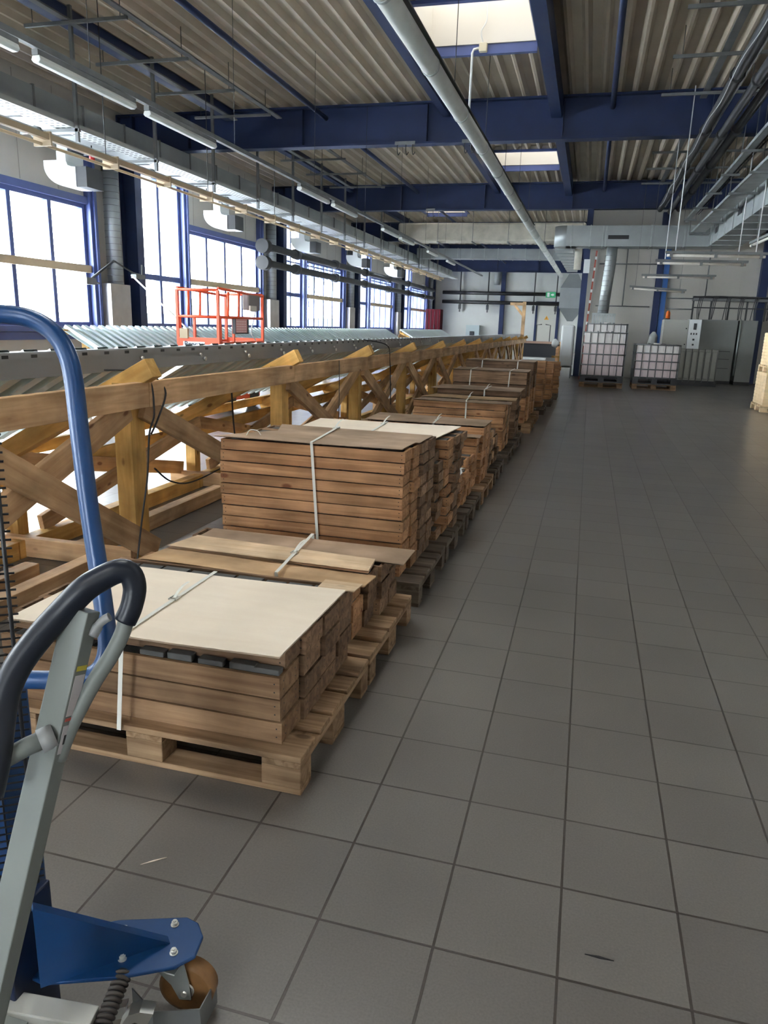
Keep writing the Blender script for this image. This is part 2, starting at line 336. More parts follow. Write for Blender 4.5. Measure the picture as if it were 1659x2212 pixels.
# ---- other walls
b = MB(); b.box((XR, YN-.3, 0), (XR+.25, YP+.3, ZC+.15))
struct(b.build('wall_right', WALLM))
FILL_WIN = [(-3.5, -.7)]  # added, unseen window behind the camera, lights the stack fronts
b = MB(); x = XL-.25
for a, c in FILL_WIN: b.box((x, YN-.25, 0), (a, YN, ZC+.15)); b.box((a, YN-.25, 0), (c, YN, 1.3)); b.box((a, YN-.25, 5.0), (c, YN, ZC+.15)); x = c
b.box((x, YN-.25, 0), (XR+.25, YN, ZC+.15)); struct(b.build('wall_near', WALLM))
for i, (a, c) in enumerate(FILL_WIN):
    t = bpy.data.objects.new('window_%d' % (50+i), None); C.objects.link(t); struct(t); t.location = (a, YN, 1.3)
    b = MB(); b.box((a, YN-.2, 1.3), (c, YN, 1.4)); b.box((a, YN-.2, 4.9), (c, YN, 5.0)); b.box((a, YN-.2, 1.4), (a+.1, YN, 4.9)); b.box((c-.1, YN-.2, 1.4), (c, YN, 4.9)); b.box(((a+c)/2-.04, YN-.18, 1.4), ((a+c)/2+.04, YN-.02, 4.9)); b.build('window_frame', BLUEL, t)
    b = MB(); b.box((a+.1, YN-.105, 1.4), (c-.1, YN-.1, 4.9)); b.build('pane', GL, t)
b = MB(); b.box((-.30, YP, 0), (XR+.25, YP+.2, ZC+.15))
for i in range(1, 8): b.box((-.3+1.25*i, YP-.006, 0), (-.3+1.25*i+.02, YP, ZC))
struct(b.build('wall_back_right', mat('wall_panel_warm', (.46,.44,.40), .7, var=.05, vscale=.7)))
b = MB(); b.box((-.30, YP+.2, 0), (-.1, YF, ZC+.15)); struct(b.build('wall_inner', WALLF))
b = MB(); b.box((XL-.25, YF, 0), (-.1, YF+.25, ZC+.15))
for i in range(1, 10): b.box((XL+1.22*i, YF-.008, 0), (XL+1.22*i+.025, YF, ZC))
struct(b.build('wall_back_left', WALLF))
# darker panel joints on the left wall over the windows
b = MB()
for yc in BAY:
    for d in (3.6, 4.8, 6.0, 7.2):
        if YN < yc+d < YF: b.box((XL, yc+d, TOPW+.2), (XL+.006, yc+d+.02, ZC))
struct(b.build('trim_20', mat('panel_joint', (.34,.32,.29), .8)))
# ================================================================== STEEL
def ibeam(b, x0, x1, y, z0, z1, fw=.3, tf=.04, tw=.03):
    b.box((x0, y-fw/2, z0), (x1, y+fw/2, z0+tf)); b.box((x0, y-fw/2, z1-tf), (x1, y+fw/2, z1)); b.box((x0, y-tw/2, z0+tf), (x1, y+tw/2, z1-tf))
for i, yc in enumerate(BAY[1:]):
    b = MB(); x1 = XR if yc < 28 else -.3
    ibeam(b, XL+.02, x1-.02, yc, 5.58, 6.45)
    for x in range(-10, int(x1), 3): b.box((x, yc-.14, 5.63), (x+.015, yc+.14, 6.4))
    o = b.build('roof_beam', BLUE)
    tag(o, ['navy steel roof beam behind the camera', 'navy steel roof beam above the nearest pallets', 'nearest navy steel roof beam in view, cable hooks on its lower flange', 'navy steel roof beam second from the camera, over the grey storage tanks', 'navy steel roof beam beyond the lagged duct', 'navy steel roof beam near the far wall', 'navy steel roof beam at the far wall'][min(i, 6)], 'beam', 'main roof beams')
for i, yc in enumerate(BAY):
    b = MB(); 
    b.box((XL+.01, yc-.15, 0), (XL+.05, yc+.15, 6.44)); b.box((XL+.42, yc-.15, 0), (XL+.46, yc+.15, 6.44)); b.box((XL+.05, yc-.02, 0), (XL+.42, yc+.02, 6.44))
    tag(b.build('wall_column', BLUE), 'navy steel wall column, %s along the window wall counted from the camera end' % ORD[i], 'column', 'columns along the window wall')
b = MB(); b.box((-.45, 27.42, 0), (-.25, 27.46, 5.57)); b.box((-.45, 27.62, 0), (-.25, 27.66, 5.57)); b.box((-.37, 27.46, 0), (-.33, 27.62, 5.57)); b.box((-.55, 27.36, 0), (-.15, 27.72, .02))
tag(b.build('aisle_column', BLUE), 'free standing navy steel column beside the tanks at the end of the aisle', 'column')
b = MB(); b.box((-6.68, YF-.32, 0), (-6.36, YF-.02, 6.44)); tag(b.build('wall_column', BLUE), 'navy steel column against the white far wall', 'column')
b = MB(); b.box((2.0, YP-.2, 0), (2.2, YP-.02, 5.5)); o = thing('wall_column', (2.0, YP-.2, 0), 'blue steel column on the beige wall behind the control cabinets', 'column'); b.build('column_shaft', BLUE, o)
b = MB(); b.box((2.22, YP-.14, .9), (2.40, YP-.02, 4.9)); b.build('cable_trunking', mat('bright_blue_trunking', (.03,.13,.42), .4), o)
b = MB(); b.box((5.25, YP-.3, 0), (5.5, YP-.02, 5.57)); tag(b.build('wall_column', BLUE), 'navy steel column right of the control cabinets', 'column')
# purlins running along the hall
ysegs = [(BAY[i]+.17, BAY[i+1]-.17) for i in range(1, len(BAY)-1)]
def between(y): return 'in the nearest bay' if y < 16 else 'in the second bay' if y < 26 else 'in a far bay'
for bi, (y0, y1) in enumerate(ysegs):
    nm = ['behind the camera', 'in the nearest bay', 'in the bay past the first cross beam', 'past the second cross beam', 'in a far bay', 'in the farthest bay'][min(bi, 5)]
    if y0 < 27:
        b = MB(); b.box((-1.24, y0, 6.0), (-1.02, y1, 6.03)); b.box((-1.24, y0, 6.40), (-1.02, y1, 6.44)); b.box((-1.24, y0, 6.03), (-1.20, y1, 6.40)); b.box((-1.06, y0, 6.03), (-1.02, y1, 6.40)); tag(b.build('roof_girder', BLUE), 'navy girder right of the skylight %s' % nm, 'beam', 'girders along the roof')
        b = MB(); b.box((-3.62, y0, 6.1), (-3.46, y1, 6.44)); tag(b.build('roof_girder', BLUE), 'navy girder left of the skylight %s' % nm, 'beam', 'girders along the roof')
        b = MB(); b.cyl((.02, y0, 6.17), (.02, y1, 6.17), .055, 14); tag(b.build('roof_tie', BLUE), 'round navy roof tie on the right %s' % nm, 'beam', 'round roof ties')
    b = MB(); b.cyl((-6.38, y0, 6.17), (-6.38, y1, 6.17), .055, 14); tag(b.build('roof_tie', BLUE), 'round navy roof tie on the left %s' % nm, 'beam', 'round roof ties')
    if y0 < 40:
        b = MB(); b.box((-8.95, y0, 6.2), (-8.75, y1, 6.44)); tag(b.build('roof_girder', BLUE), 'dark girder above the left hand ducts %s' % nm, 'beam', 'girders along the roof')
# ================================================================== LEFT SERVICES
# air ducts along the window side
def rduct(name, x0, x1, y0, y1, z0, z1, label, step=1.25, m=SILV):
    t = thing(name, (x0, y0, z0), label, 'duct')
    b = MB(); b.box((x0, y0, z0), (x1, y1, z1)); b.build('duct_body', m, t)
    b = MB(); y = y0+step
    while y < y1: b.box((x0-.02, y, z0-.02), (x1+.02, y+.035, z1+.02)); y += step
    each(b, 'duct_flange', GALVD, t); return t
rduct('air_duct', -9.85, -9.12, -5, 50, 4.72, 5.16, 'tall galvanised air duct high along the windows, upper of two')
rduct('air_duct', -11.1, -10.1, -5, 50, 5.16, 5.5, 'wide flat galvanised air duct along the windows, above the round outlets', 2.5)
# perforated cable tray
b = MB(); b.box((-9.08, -5, 4.62), (-8.72, 50, 4.635)); b.box((-9.09, -5, 4.62), (-9.075, 50, 4.70)); b.box((-8.725, -5, 4.62), (-8.71, 50, 4.70))
t = thing('cable_tray', (-9.15, 0, 4.5), 'perforated galvanised cable tray running along the window side duct', 'cable tray'); b.build('tray_channel', mat('bright_tray', (.40,.42,.41), .5, .2), t)
b = MB()
for i in range(330):
    y = 2+i*.14
    for x in (-9.01, -8.90, -8.79): b.box((x-.03, y, 4.616), (x+.03, y+.035, 4.6185))
tag(b.build('perforation', DPIPE, t), kind='stuff')
for i in range(17):
    y = 4.5+i*2.4; b = MB(); b.box((-9.8, y, 4.56), (-8.62, y+.05, 4.61)); b.build('tray_bracket', GALVD, t)
    if 32.4 < y < 34 or 38.8 < y < 40: continue
    b = MB(); b.box((-8.70, y, 4.40), (-8.64, y+.05, 6.44)); b.build('tray_hanger', GALVD, t)
# beige conduits
def conduit(name, p, q, r, m, label, cat='pipe', clip=0, seg=10):
    t = thing(name, p, label, cat); b = MB(); b.cyl(p, q, r, seg); b.build('pipe_run', m, t)
    if clip:
        p, q = Vector(p), Vector(q); n = int((q-p).length/clip); b = MB()
        for i in range(1, n): c = p+(q-p)*i/n; d = (q-p).normalized()*.04; b.cyl(c-d, c+d, r*1.35, seg)
        each(b, 'pipe_clamp', m, t)
    return t
b = MB()
t = thing('busbar_rail', (-7.9, 2, 3.97), 'beige conduit rail hung along the hall beside the window ducts', 'rail')
b = MB(); b.box((-7.80, 2, 3.98), (-7.72, 40, 4.06)); b.build('rail_profile', BEIGE, t)
b = MB(); b.cyl((-7.95, 2, 4.06), (-7.95, 40, 4.06), .028); b.build('conduit', WPL, t)
b = MB(); b.cyl((-7.86, 2, 3.93), (-7.86, 40, 3.93), .022); b.build('conduit', BEIGE, t)
for i in range(22):
    y = 5+i*1.6; b = MB(); b.box((-7.99, y, 3.90), (-7.70, y+.035, 4.09)); b.build('rail_clamp', BEIGE, t)
for i in range(10):
    y = 4.5+i*3.4; b = MB(); b.cyl((-7.85, y, 4.08), (-7.85, y, 6.45), .008, 6); b.build('hanger_wire', DPIPE, t)
conduit('lagged_pipe', (-8.55, -2, 4.28), (-8.55, 42, 4.28), .07, GALV, 'grey lagged pipe beside the beige conduit rail under the window ducts', clip=3.)
# fluorescent lamp line
rail = thing('lamp_rail', (-5.42, 2, 4.05), 'thin steel rail carrying the left row of fluorescent lamps', 'rail')
b = MB(); b.box((-5.44, 2, 4.04), (-5.38, 38, 4.10)); b.build('rail_profile', GALVD, rail)
for i in range(9):
    y = 4.2+i*3.4; b = MB(); b.cyl((-5.41, y, 4.1), (-5.41, y, 6.45), .004, 6); b.build('hanger_wire', DPIPE, rail)
lamps = [(4.9, 6.5), (6.75, 8.38), (8.65, 10.35), (13.6, 15.2), (15.5, 17.1), (19.4, 21.0), (21.3, 22.9), (25.0, 26.6), (28.5, 30.1)]
for i, (y0, y1) in enumerate(lamps):
    t = thing('ceiling_lamp', (-5.41, y0, 4.0), '%s white fluorescent batten from the camera in the long left row' % ORD[i], 'lamp', 'fluorescent lamps of the left row')
    b = MB(); b.box((-5.445, y0, 3.98), (-5.375, y1, 4.03)); b.build('lamp_housing', GALVD, t)
    b = MB(); b.prism([(-.04,0),(-.055,-.04),(-.03,-.065),(.03,-.065),(.055,-.04),(.04,0)], (-5.41, y0+.01, 3.98), (1,0,0), (0,0,1), (0, y1-y0-.02, 0)); b.build('lamp_diffuser', OFFW, t, .006)
# strut frames under the roof
def strutframe(x0, x1, ys, z, label, gx=None, drop=0):
    t = thing('strut_frame', (x0, ys[0], z), label, 'bracket')
    for y in ys:
        b = MB(); b.box((x0, y, z), (x1, y+.045, z+.05)); b.box((x0, y-.002, z+.012), (x1, y, z+.036)); b.build('cross_bar', GALVD, t)
        for x in (x0+.15, x1-.12):
            b = MB(); b.cyl((x, y+.02, z+.05), (x, y+.02, 6.48), .007, 6); b.build('hanger_rod', DPIPE, t)
    for x in (gx or [x1-.1]):
        b = MB(); b.box((x, ys[0]-.4, z+.06), (x+.12, ys[-1]+.5, z+.085)); b.build('long_bar', GALVD, t)
    return t
strutframe(-9.1, -7.25, [9.4, 11.15, 12.95, 14.75, 16.5], 5.95, 'steel strut frame under the roof deck in the nearest left bay', [-7.3, -8.4])
strutframe(-9.0, -7.05, [19.2, 21.2, 23.2, 25.4], 6.0, 'steel strut frame under the roof deck between the two cross beams on the left', [-7.3, -8.4])
strutframe(.9, 4.2, [10.4, 12.4, 14.4, 16.5], 6.0, 'steel strut frame under the roof deck in the nearest right bay', [1.65, 2.6])
strutframe(1.1, 4.2, [19.4, 21.4, 23.4, 25.6], 6.0, 'steel strut frame under the roof deck between the two cross beams on the right', [1.65, 2.6])
# round bottomed air outlets
outl = [(-10.54, 13.6), (-10.54, 20.1), (-10.54, 26.6), (-10.54, 33.1), (-10.54, 39.6)]
for i, (x, y) in enumerate(outl):
    t = thing('air_outlet', (x, y, 3.4), '%s round bottomed white air outlet from the camera, under the window duct' % ORD[i], 'air outlet', 'round air outlets along the windows')
    prof = [(.55, 1.02), (-.42, 1.02), (-.42, .62)] + [(-.42+.72*(1-math.cos(a)), .62-.62*math.sin(a)) for a in [math.pi/2*k/8 for k in range(1, 9)]] + [(.55, 0), (.55, .42), (.36, .50), (.30, .66), (.55, .70)]
    b = MB(); b.prism([(.45,.0),(.25,0)]+[( .25-.67*math.sin(a), .60-.60*math.cos(a)) for a in [math.pi/2*k/10 for k in range(1, 11)]]+[(-.42,.75),(-.05,.75),(-.05,1.0),(.20,1.0),(.20,.72),(.24,.60),(.34,.56),(.45,.55)], (x, y, 4.05), (.84,0,0), (0,0,.66), (0,.55,0)); b.box((x-.05, y+.04, 4.70), (x+.2, y+.5, 5.16)); b.build('outlet_body', WPL, t)
    b = MB(); b.box((x+.38, y+.01, 4.04), (x+.62, y+.54, 4.42)); b.build('outlet_grille', DPIPE, t)
    b = MB(); b.box((x+.2, y+.03, 4.72), (x+.36, y+.52, 5.15)); b.build('neck_side', DPIPE, t)
# vertical pipes and duct boxes next to the columns
for i, yc in enumerate(BAY):
    t = thing('riser_duct', (XL+.3, yc-.85, 0), '%s spiral riser duct from the camera end, standing on a metal box' % ORD[i], 'duct', 'riser ducts along the window wall')
    b = MB(); b.cyl((XL+.3, yc-.95, 2.35), (XL+.3, yc-.95, 5.15), .19, 24)
    b.build('riser_pipe', SILV, t)
    b = MB()
    for k in range(18): b.tube([(XL+.3, yc-.95, 2.4+k*.15), (XL+.3, yc-.95, 2.41+k*.15)], .194, 24)
    tag(b.build('spiral_seam', GALVD, t), kind='stuff')
    b = MB(); b.box((XL+.02, yc-1.33, 0), (XL+.42, yc-.5, 2.35)); b.build('duct_box', mat('riser_box_sheet', (.40,.38,.37), .45, .35, var=.1), t, .008)
# big capped dark pipes on the windows side
for i, (z, y1) in enumerate(((4.07, 54), (3.52, 54))):
    y0 = 24.6
    t = thing('heating_pipe', (-11.0, y0, z), '%s of two thick dark pipes with round end caps along the far windows' % ['upper', 'lower'][i], 'pipe')
    b = MB(); b.cyl((-11.15, y0+.35, z), (-11.15, y1, z), .13, 18); b.build('pipe_run', DPIPE, t)
    b = MB(); b.cyl((-11.15, y0, z), (-11.15, y0+.35, z), .24, 24); b.build('end_cap', mat('cap_grey', (.035,.035,.037), .8), t)
    b = MB()
    for k in range(6): b.cyl((-11.15, y0+3.+k*4.6, z), (-11.15, y0+3.3+k*4.6, z), .19, 18)
    each(b, 'pipe_joint', DPIPE, t)
# white lagged pipe
t = thing('lagged_pipe', (-2.3, 9, 4.75), 'long white lagged pipe under the roof, running from above the camera to the far wall', 'pipe')
b = MB(); b.tube([(-2.36, 1.7, 4.75), (-2.27, 9.4, 4.75), (-2.20, 15.8, 4.75), (-2.16, 26.4, 4.75), (-2.01, 47.8, 4.75)], .115, 18); b.build('pipe_run', WHITEP, t)
b = MB()
for k in range(20): y = 3.5+k*2.2; x = (-2.36+(y-1.7)*.0117) if y < 9.4 else (-2.27+(y-9.4)*.0109) if y < 15.8 else (-2.20+(y-15.8)*.0038) if y < 26.4 else (-2.16+(y-26.4)*.007); b.cyl((x, y, 4.75), (x, y+.05, 4.75), .124, 18)
each(b, 'pipe_band', GALV, t)
b = MB(); b.bar((-2.24, 2, 4.885), (-2.10, 26, 4.885), .06, .025); b.build('cable_bundle', DPIPE, t)
for k in range(8): y = 5+k*3.3; b = MB(); b.cyl((-2.22, y, 4.86), (-2.22, y, 6.44), .006, 6); b.build('hanger_rod', DPIPE, t)
# conduit drop from the skylight
t = thing('conduit_drop', (-2.5, 14.6, 5.2), 'white conduit and junction box hanging off the skylight frame beside the lagged pipe', 'conduit')
b = MB(); b.tube([(-2.50, 14.6, 5.30), (-2.50, 14.6, 6.32), (-2.47, 14.58, 6.37), (-2.36, 14.56, 6.38)], .022, 10); b.build('conduit', WPL, t)
b = MB(); b.box((-2.37, 14.50, 6.31), (-2.23, 14.60, 6.45)); b.build('junction_box', mat('cream_plastic', (.62,.56,.42), .5), t, .01)
b = MB(); b.tube(smooth_path([(-2.30, 14.54, 6.44), (-2.34, 14.50, 6.62), (-2.26, 14.52, 6.8), (-2.28, 14.5, 7.1)]), .012, 8); b.build('cable', WPL, t)
# cable hooks on the first two beams
for (xs, yc, nm) in (((-4.65, -4.45, -4.30), 17.75, 'left of the white pipe'), ((-3.1, -2.95, -2.85), 17.75, 'beside the white pipe'), ((-6.0, -5.8), 27.45, 'on the second cross beam')):
    t = thing('cable_hook', (xs[0], yc, 5.45), 'cluster of dark cable hooks on the beam flange, %s' % nm, 'hook'); b = MB()
    for x in xs: b.tube(smooth_path([(x, yc, 5.60), (x, yc-.02, 5.45), (x+.03, yc-.04, 5.34), (x+.07, yc-.03, 5.40)], 4), .01, 8)
    each(b, 'hook', DPIPE, t)
    b = MB(); b.box((xs[0]-.06, yc-.03, 5.56), (xs[-1]+.06, yc+.02, 5.63)); b.build('clamp', GALVD, t)
for i, y in enumerate((12.4, 16.6)):
    t = thing('warning_light', (-8.9, y, 4.3), 'small red signal light under the cable tray, %s one' % ['nearer', 'farther'][i], 'light'); b = MB(); b.cyl((-8.9, y, 4.24), (-8.9, y, 4.38), .05); b.build('lens', mat('red_lens', (.5,.02,.02), .3), t); b = MB(); b.cyl((-8.9, y, 4.38), (-8.9, y, 4.5), .012, 8); b.build('stem', DPIPE, t)
# ================================================================== CROSS DUCTS
t = thing('lagged_duct', (-9.6, 33, 5.2), 'big duct wrapped in crumpled pale insulation crossing the hall under the roof', 'duct')
b = MB(); b.box((-8.45, 32.8, 5.12), (-.55, 33.8, 5.86)); b.build('duct_body', INSUL, t, .08)
for k in range(6): b = MB(); b.box((-8.2+k*1.5, 32.7, 5.06), (-8.14+k*1.5, 33.9, 5.10)); b.cyl((-8.17+k*1.5, 32.72, 5.1), (-8.17+k*1.5, 32.72, 6.44), .012, 6); b.build('duct_hanger', GALVD, t)
t = thing('air_duct', (-10, 39, 5.0), 'galvanised rectangular duct crossing the hall behind the insulated duct', 'duct')
b = MB(); b.box((-9.0, 39, 4.96), (-1.2, 39.8, 5.44)); b.build('duct_body', SILV, t)
b = MB()
for k in range(1, 13): b.box((-9.6+k*.68, 38.98, 4.94), (-9.57+k*.68, 39.82, 5.46))
each(b, 'duct_flange', GALV, t)
t = thing('air_duct', (-1.45, 26.6, 4.3), 'galvanised rectangular duct with a rounded end and a black slot above the storage tanks', 'duct')
b = MB(); b.box((-1.05, 26.4, 4.28), (3.35, 27.2, 4.92)); b.smooth = False
b.tube([(-1.05, 26.8, 4.28), (-1.05, 26.8, 4.92)], .4, 28); b.build('duct_body', SILV, t)
b = MB(); b.box((.28, 26.385, 4.50), (.93, 26.395, 4.62)); b.build('air_slot', DARK, t)
b = MB()
for x in (-.9, -.3, .1, .2, 1.6, 2.6): b.box((x, 26.38, 4.26), (x+.03, 27.22, 4.94))
each(b, 'duct_flange', GALV, t)
t = thing('air_duct', (-1.5, 29, 4.0), 'stepped galvanised duct running back toward the far wall, left of the navy column', 'duct')
for k in range(8): b = MB(); b.box((-1.48+.02*k, 27.9+k*1.3, 4.30), (-.85, 29.0+k*1.3, 4.62)); b.box((-1.44+.02*k, 29.0+k*1.3, 4.33), (-.89, 29.2+k*1.3, 4.59)); b.build('duct_section', SILV, t)
# vertical spiral pipe over the tanks
t = thing('extract_pipe', (.5, 26.8, 1.8), 'vertical spiral extract pipe ending in a slatted skirt above the storage tanks', 'duct')
b = MB(); b.tube([(.45, 26.8, 4.3), (.45, 26.8, 3.9), (.40, 26.8, 3.0), (.36, 26.8, 2.15)], .175, 24); b.build('pipe_run', SILV, t)
b = MB()
for k in range(12): z = 2.25+k*.16; b.tube([(.36+.07*k/12, 26.8, z), (.36+.07*k/12, 26.8, z+.012)], .179, 24)
tag(b.build('spiral_seam', GALVD, t), kind='stuff')
for k in range(9): b = MB(); b.box((.02+k*.085, 26.55, 1.62), (.09+k*.085, 26.57, 2.16)); b.build('skirt_slat', GALV, t)
b = MB(); b.box((0, 26.57, 2.1), (.78, 27.0, 2.17)); b.build('skirt_plate', GALV, t)
# hopper left of the column
t = thing('dust_hopper', (-.85, 28.5, 1.8), 'grey sheet metal hopper hanging between the navy column and the white bags', 'hopper')
def frust(b, cx, cyy, sects):
    n = len(b.v)
    for (z, hx, hy) in sects: b.v += [(cx-hx, cyy-hy, z), (cx+hx, cyy-hy, z), (cx+hx, cyy+hy, z), (cx-hx, cyy+hy, z)]
    for i in range(len(sects)-1):
        for k in range(4): a = n+i*4+k; c = n+i*4+(k+1) % 4; b._f([(a, c, c+4, a+4)])
    b._f([(n+3, n+2, n+1, n), tuple(range(n+4*(len(sects)-1), n+4*len(sects)))])
b = MB(); frust(b, -.75, 28.6, [(1.9, .10, .10), (2.35, .42, .42), (3.05, .42, .42), (3.55, .16, .16)]); b.build('hopper_body', mat('hopper_grey', (.25,.27,.28), .5, .3, var=.05), t)
b = MB(); b.tube([(-.66, 28.6, 3.7), (-.66, 28.6, 4.9)], .13, 18); b.build('inlet_pipe', INSUL, t)
# ================================================================== RIGHT SERVICES
for i, (x, z, r, m_, lb) in enumerate(((1.78, 5.38, .085, DPIPE, 'thick dark pipe under the roof on the right, left one of the bundle'), (2.08, 5.30, .075, DPIPE, 'thick dark pipe under the roof on the right, middle one of the bundle'), (2.34, 5.38, .085, DPIPE, 'thick dark pipe under the roof on the right, right one of the bundle'), (1.93, 5.46, .025, GALV, 'thin bright conduit between the dark pipes on the right'))):
    conduit('service_pipe', (x, -3, z), (x, 26.3, z), r, m_, lb, clip=3.1 if i < 3 else 0)
t = thing('cable', (1.7, 8, 5.3), 'thin white cable looping along the dark pipes on the right', 'cable')
b = MB(); b.tube(smooth_path([(1.68, 6+k*1.6, 5.30-(.10 if k % 2 else 0)) for k in range(13)], 5), .007, 6); b.build('cable_run', WPL, t)
def tray(x0, x1, z, y0, y1, label):
    t = thing('cable_tray', (x0, y0, z), label, 'cable tray')
    b = MB(); b.box((x0, y0, z), (x1, y1, z+.01)); b.box((x0, y0, z), (x0+.01, y1, z+.07)); b.box((x1-.01, y0, z), (x1, y1, z+.07)); b.build('tray_channel', GALV, t)
    b = MB(); y = y0+1
    while y < y1: b.box((x0-.10, y, z-.05), (x1+.15, y+.04, z-.005)); b.cyl((x0-.08, y+.02, z), (x0-.08, y+.02, 6.46), .008, 6); b.cyl((x1+.12, y+.02, z), (x1+.12, y+.02, 6.46), .008, 6); y += 2.3
    each(b, 'tray_bracket', GALVD, t)
    b = MB()
    for k in range(4): b.tube(smooth_path([(x0+.06+k*.06, y0+j*2, z+.035+.01*((j+k) % 2)) for j in range(int((y1-y0)/2)+1)], 3), .014, 6)
    each(b, 'cable', DARK, t)
tray(2.75, 3.12, 4.62, -3, 26.4, 'wide galvanised cable tray high on the right beside the air duct')
tray(3.75, 4.0, 5.5, -3, 26.4, 'narrow galvanised cable tray on the far right under the roof')
tray(2.55, 2.68, 5.0, -3, 26.4, 'slim galvanised cable tray right of the dark pipes')
t = thing('air_duct', (3.3, 6, 4.3), 'galvanised air duct with black slots running along the right side of the hall', 'duct')
b = MB(); b.box((3.35, 4, 4.28), (4.25, 27.2, 4.92)); b.build('duct_body', SILV, t)
for k in range(5): b = MB(); b.box((3.335, 10.2+k*3.6, 4.52), (3.345, 10.75+k*3.6, 4.68)); b.build('air_slot', DARK, t)
b = MB()
for k in range(18): b.box((3.33, 4.6+k*1.25, 4.26), (4.27, 4.635+k*1.25, 4.94))
each(b, 'duct_flange', GALV, t)
# hanging fluorescent lamps on the right
RL = [((1.39, 17.5, 3.2), (3.43, 17.7, 3.2), 'nearest of four pale fluorescent battens hung across the right side'), ((1.35, 19.4, 3.2), (3.39, 19.5, 3.19), 'second pale fluorescent batten hung across the right side'), ((1.33, 24.2, 3.2), (3.40, 24.2, 3.2), 'third pale fluorescent batten hung across the right side'), ((1.10, 26.0, 2.97), (2.84, 26.1, 2.88), 'farthest and lowest fluorescent batten, tilted, before the beige wall'), ((3.45, 15.4, 3.55), (3.30, 19.0, 3.55), 'fluorescent batten running lengthwise under the right air duct')]
for i, (p, q, lb) in enumerate(RL):
    t = thing('hanging_lamp', p, lb, 'lamp'); p, q = Vector(p), Vector(q)
    b = MB(); b.bar(p+Vector((0,0,.05)), q+Vector((0,0,.05)), .07, .05); b.build('lamp_housing', GALVD, t)
    d = (q-p).normalized()*.04
    b = MB(); b.tube([p+d-Vector((0,.0,.015)), q-d-Vector((0,0,.015))], .028, 12); b.build('fluorescent_tube', mat('unlit_tube', (.62,.58,.52), .35), t)
    for s_ in (.06, .5, .94):
        c = p+(q-p)*s_; b = MB(); b.box(c+Vector((-.03,-.035,-.05)), c+Vector((.03,.035,.05))); b.build('lamp_bracket', GALVD, t)
    for s_ in (.1, .885):
        c = p+(q-p)*s_; zt = 4.28 if i == 4 else 5.0 if i < 3 else 4.3
        b = MB(); b.cyl(c+Vector((0,0,.07)), (c.x, c.y, 6.44 if i != 4 else 4.27), .011 if i < 2 else .005, 8); b.build('hanger_rod', WPL if i < 2 else GALVD, t)
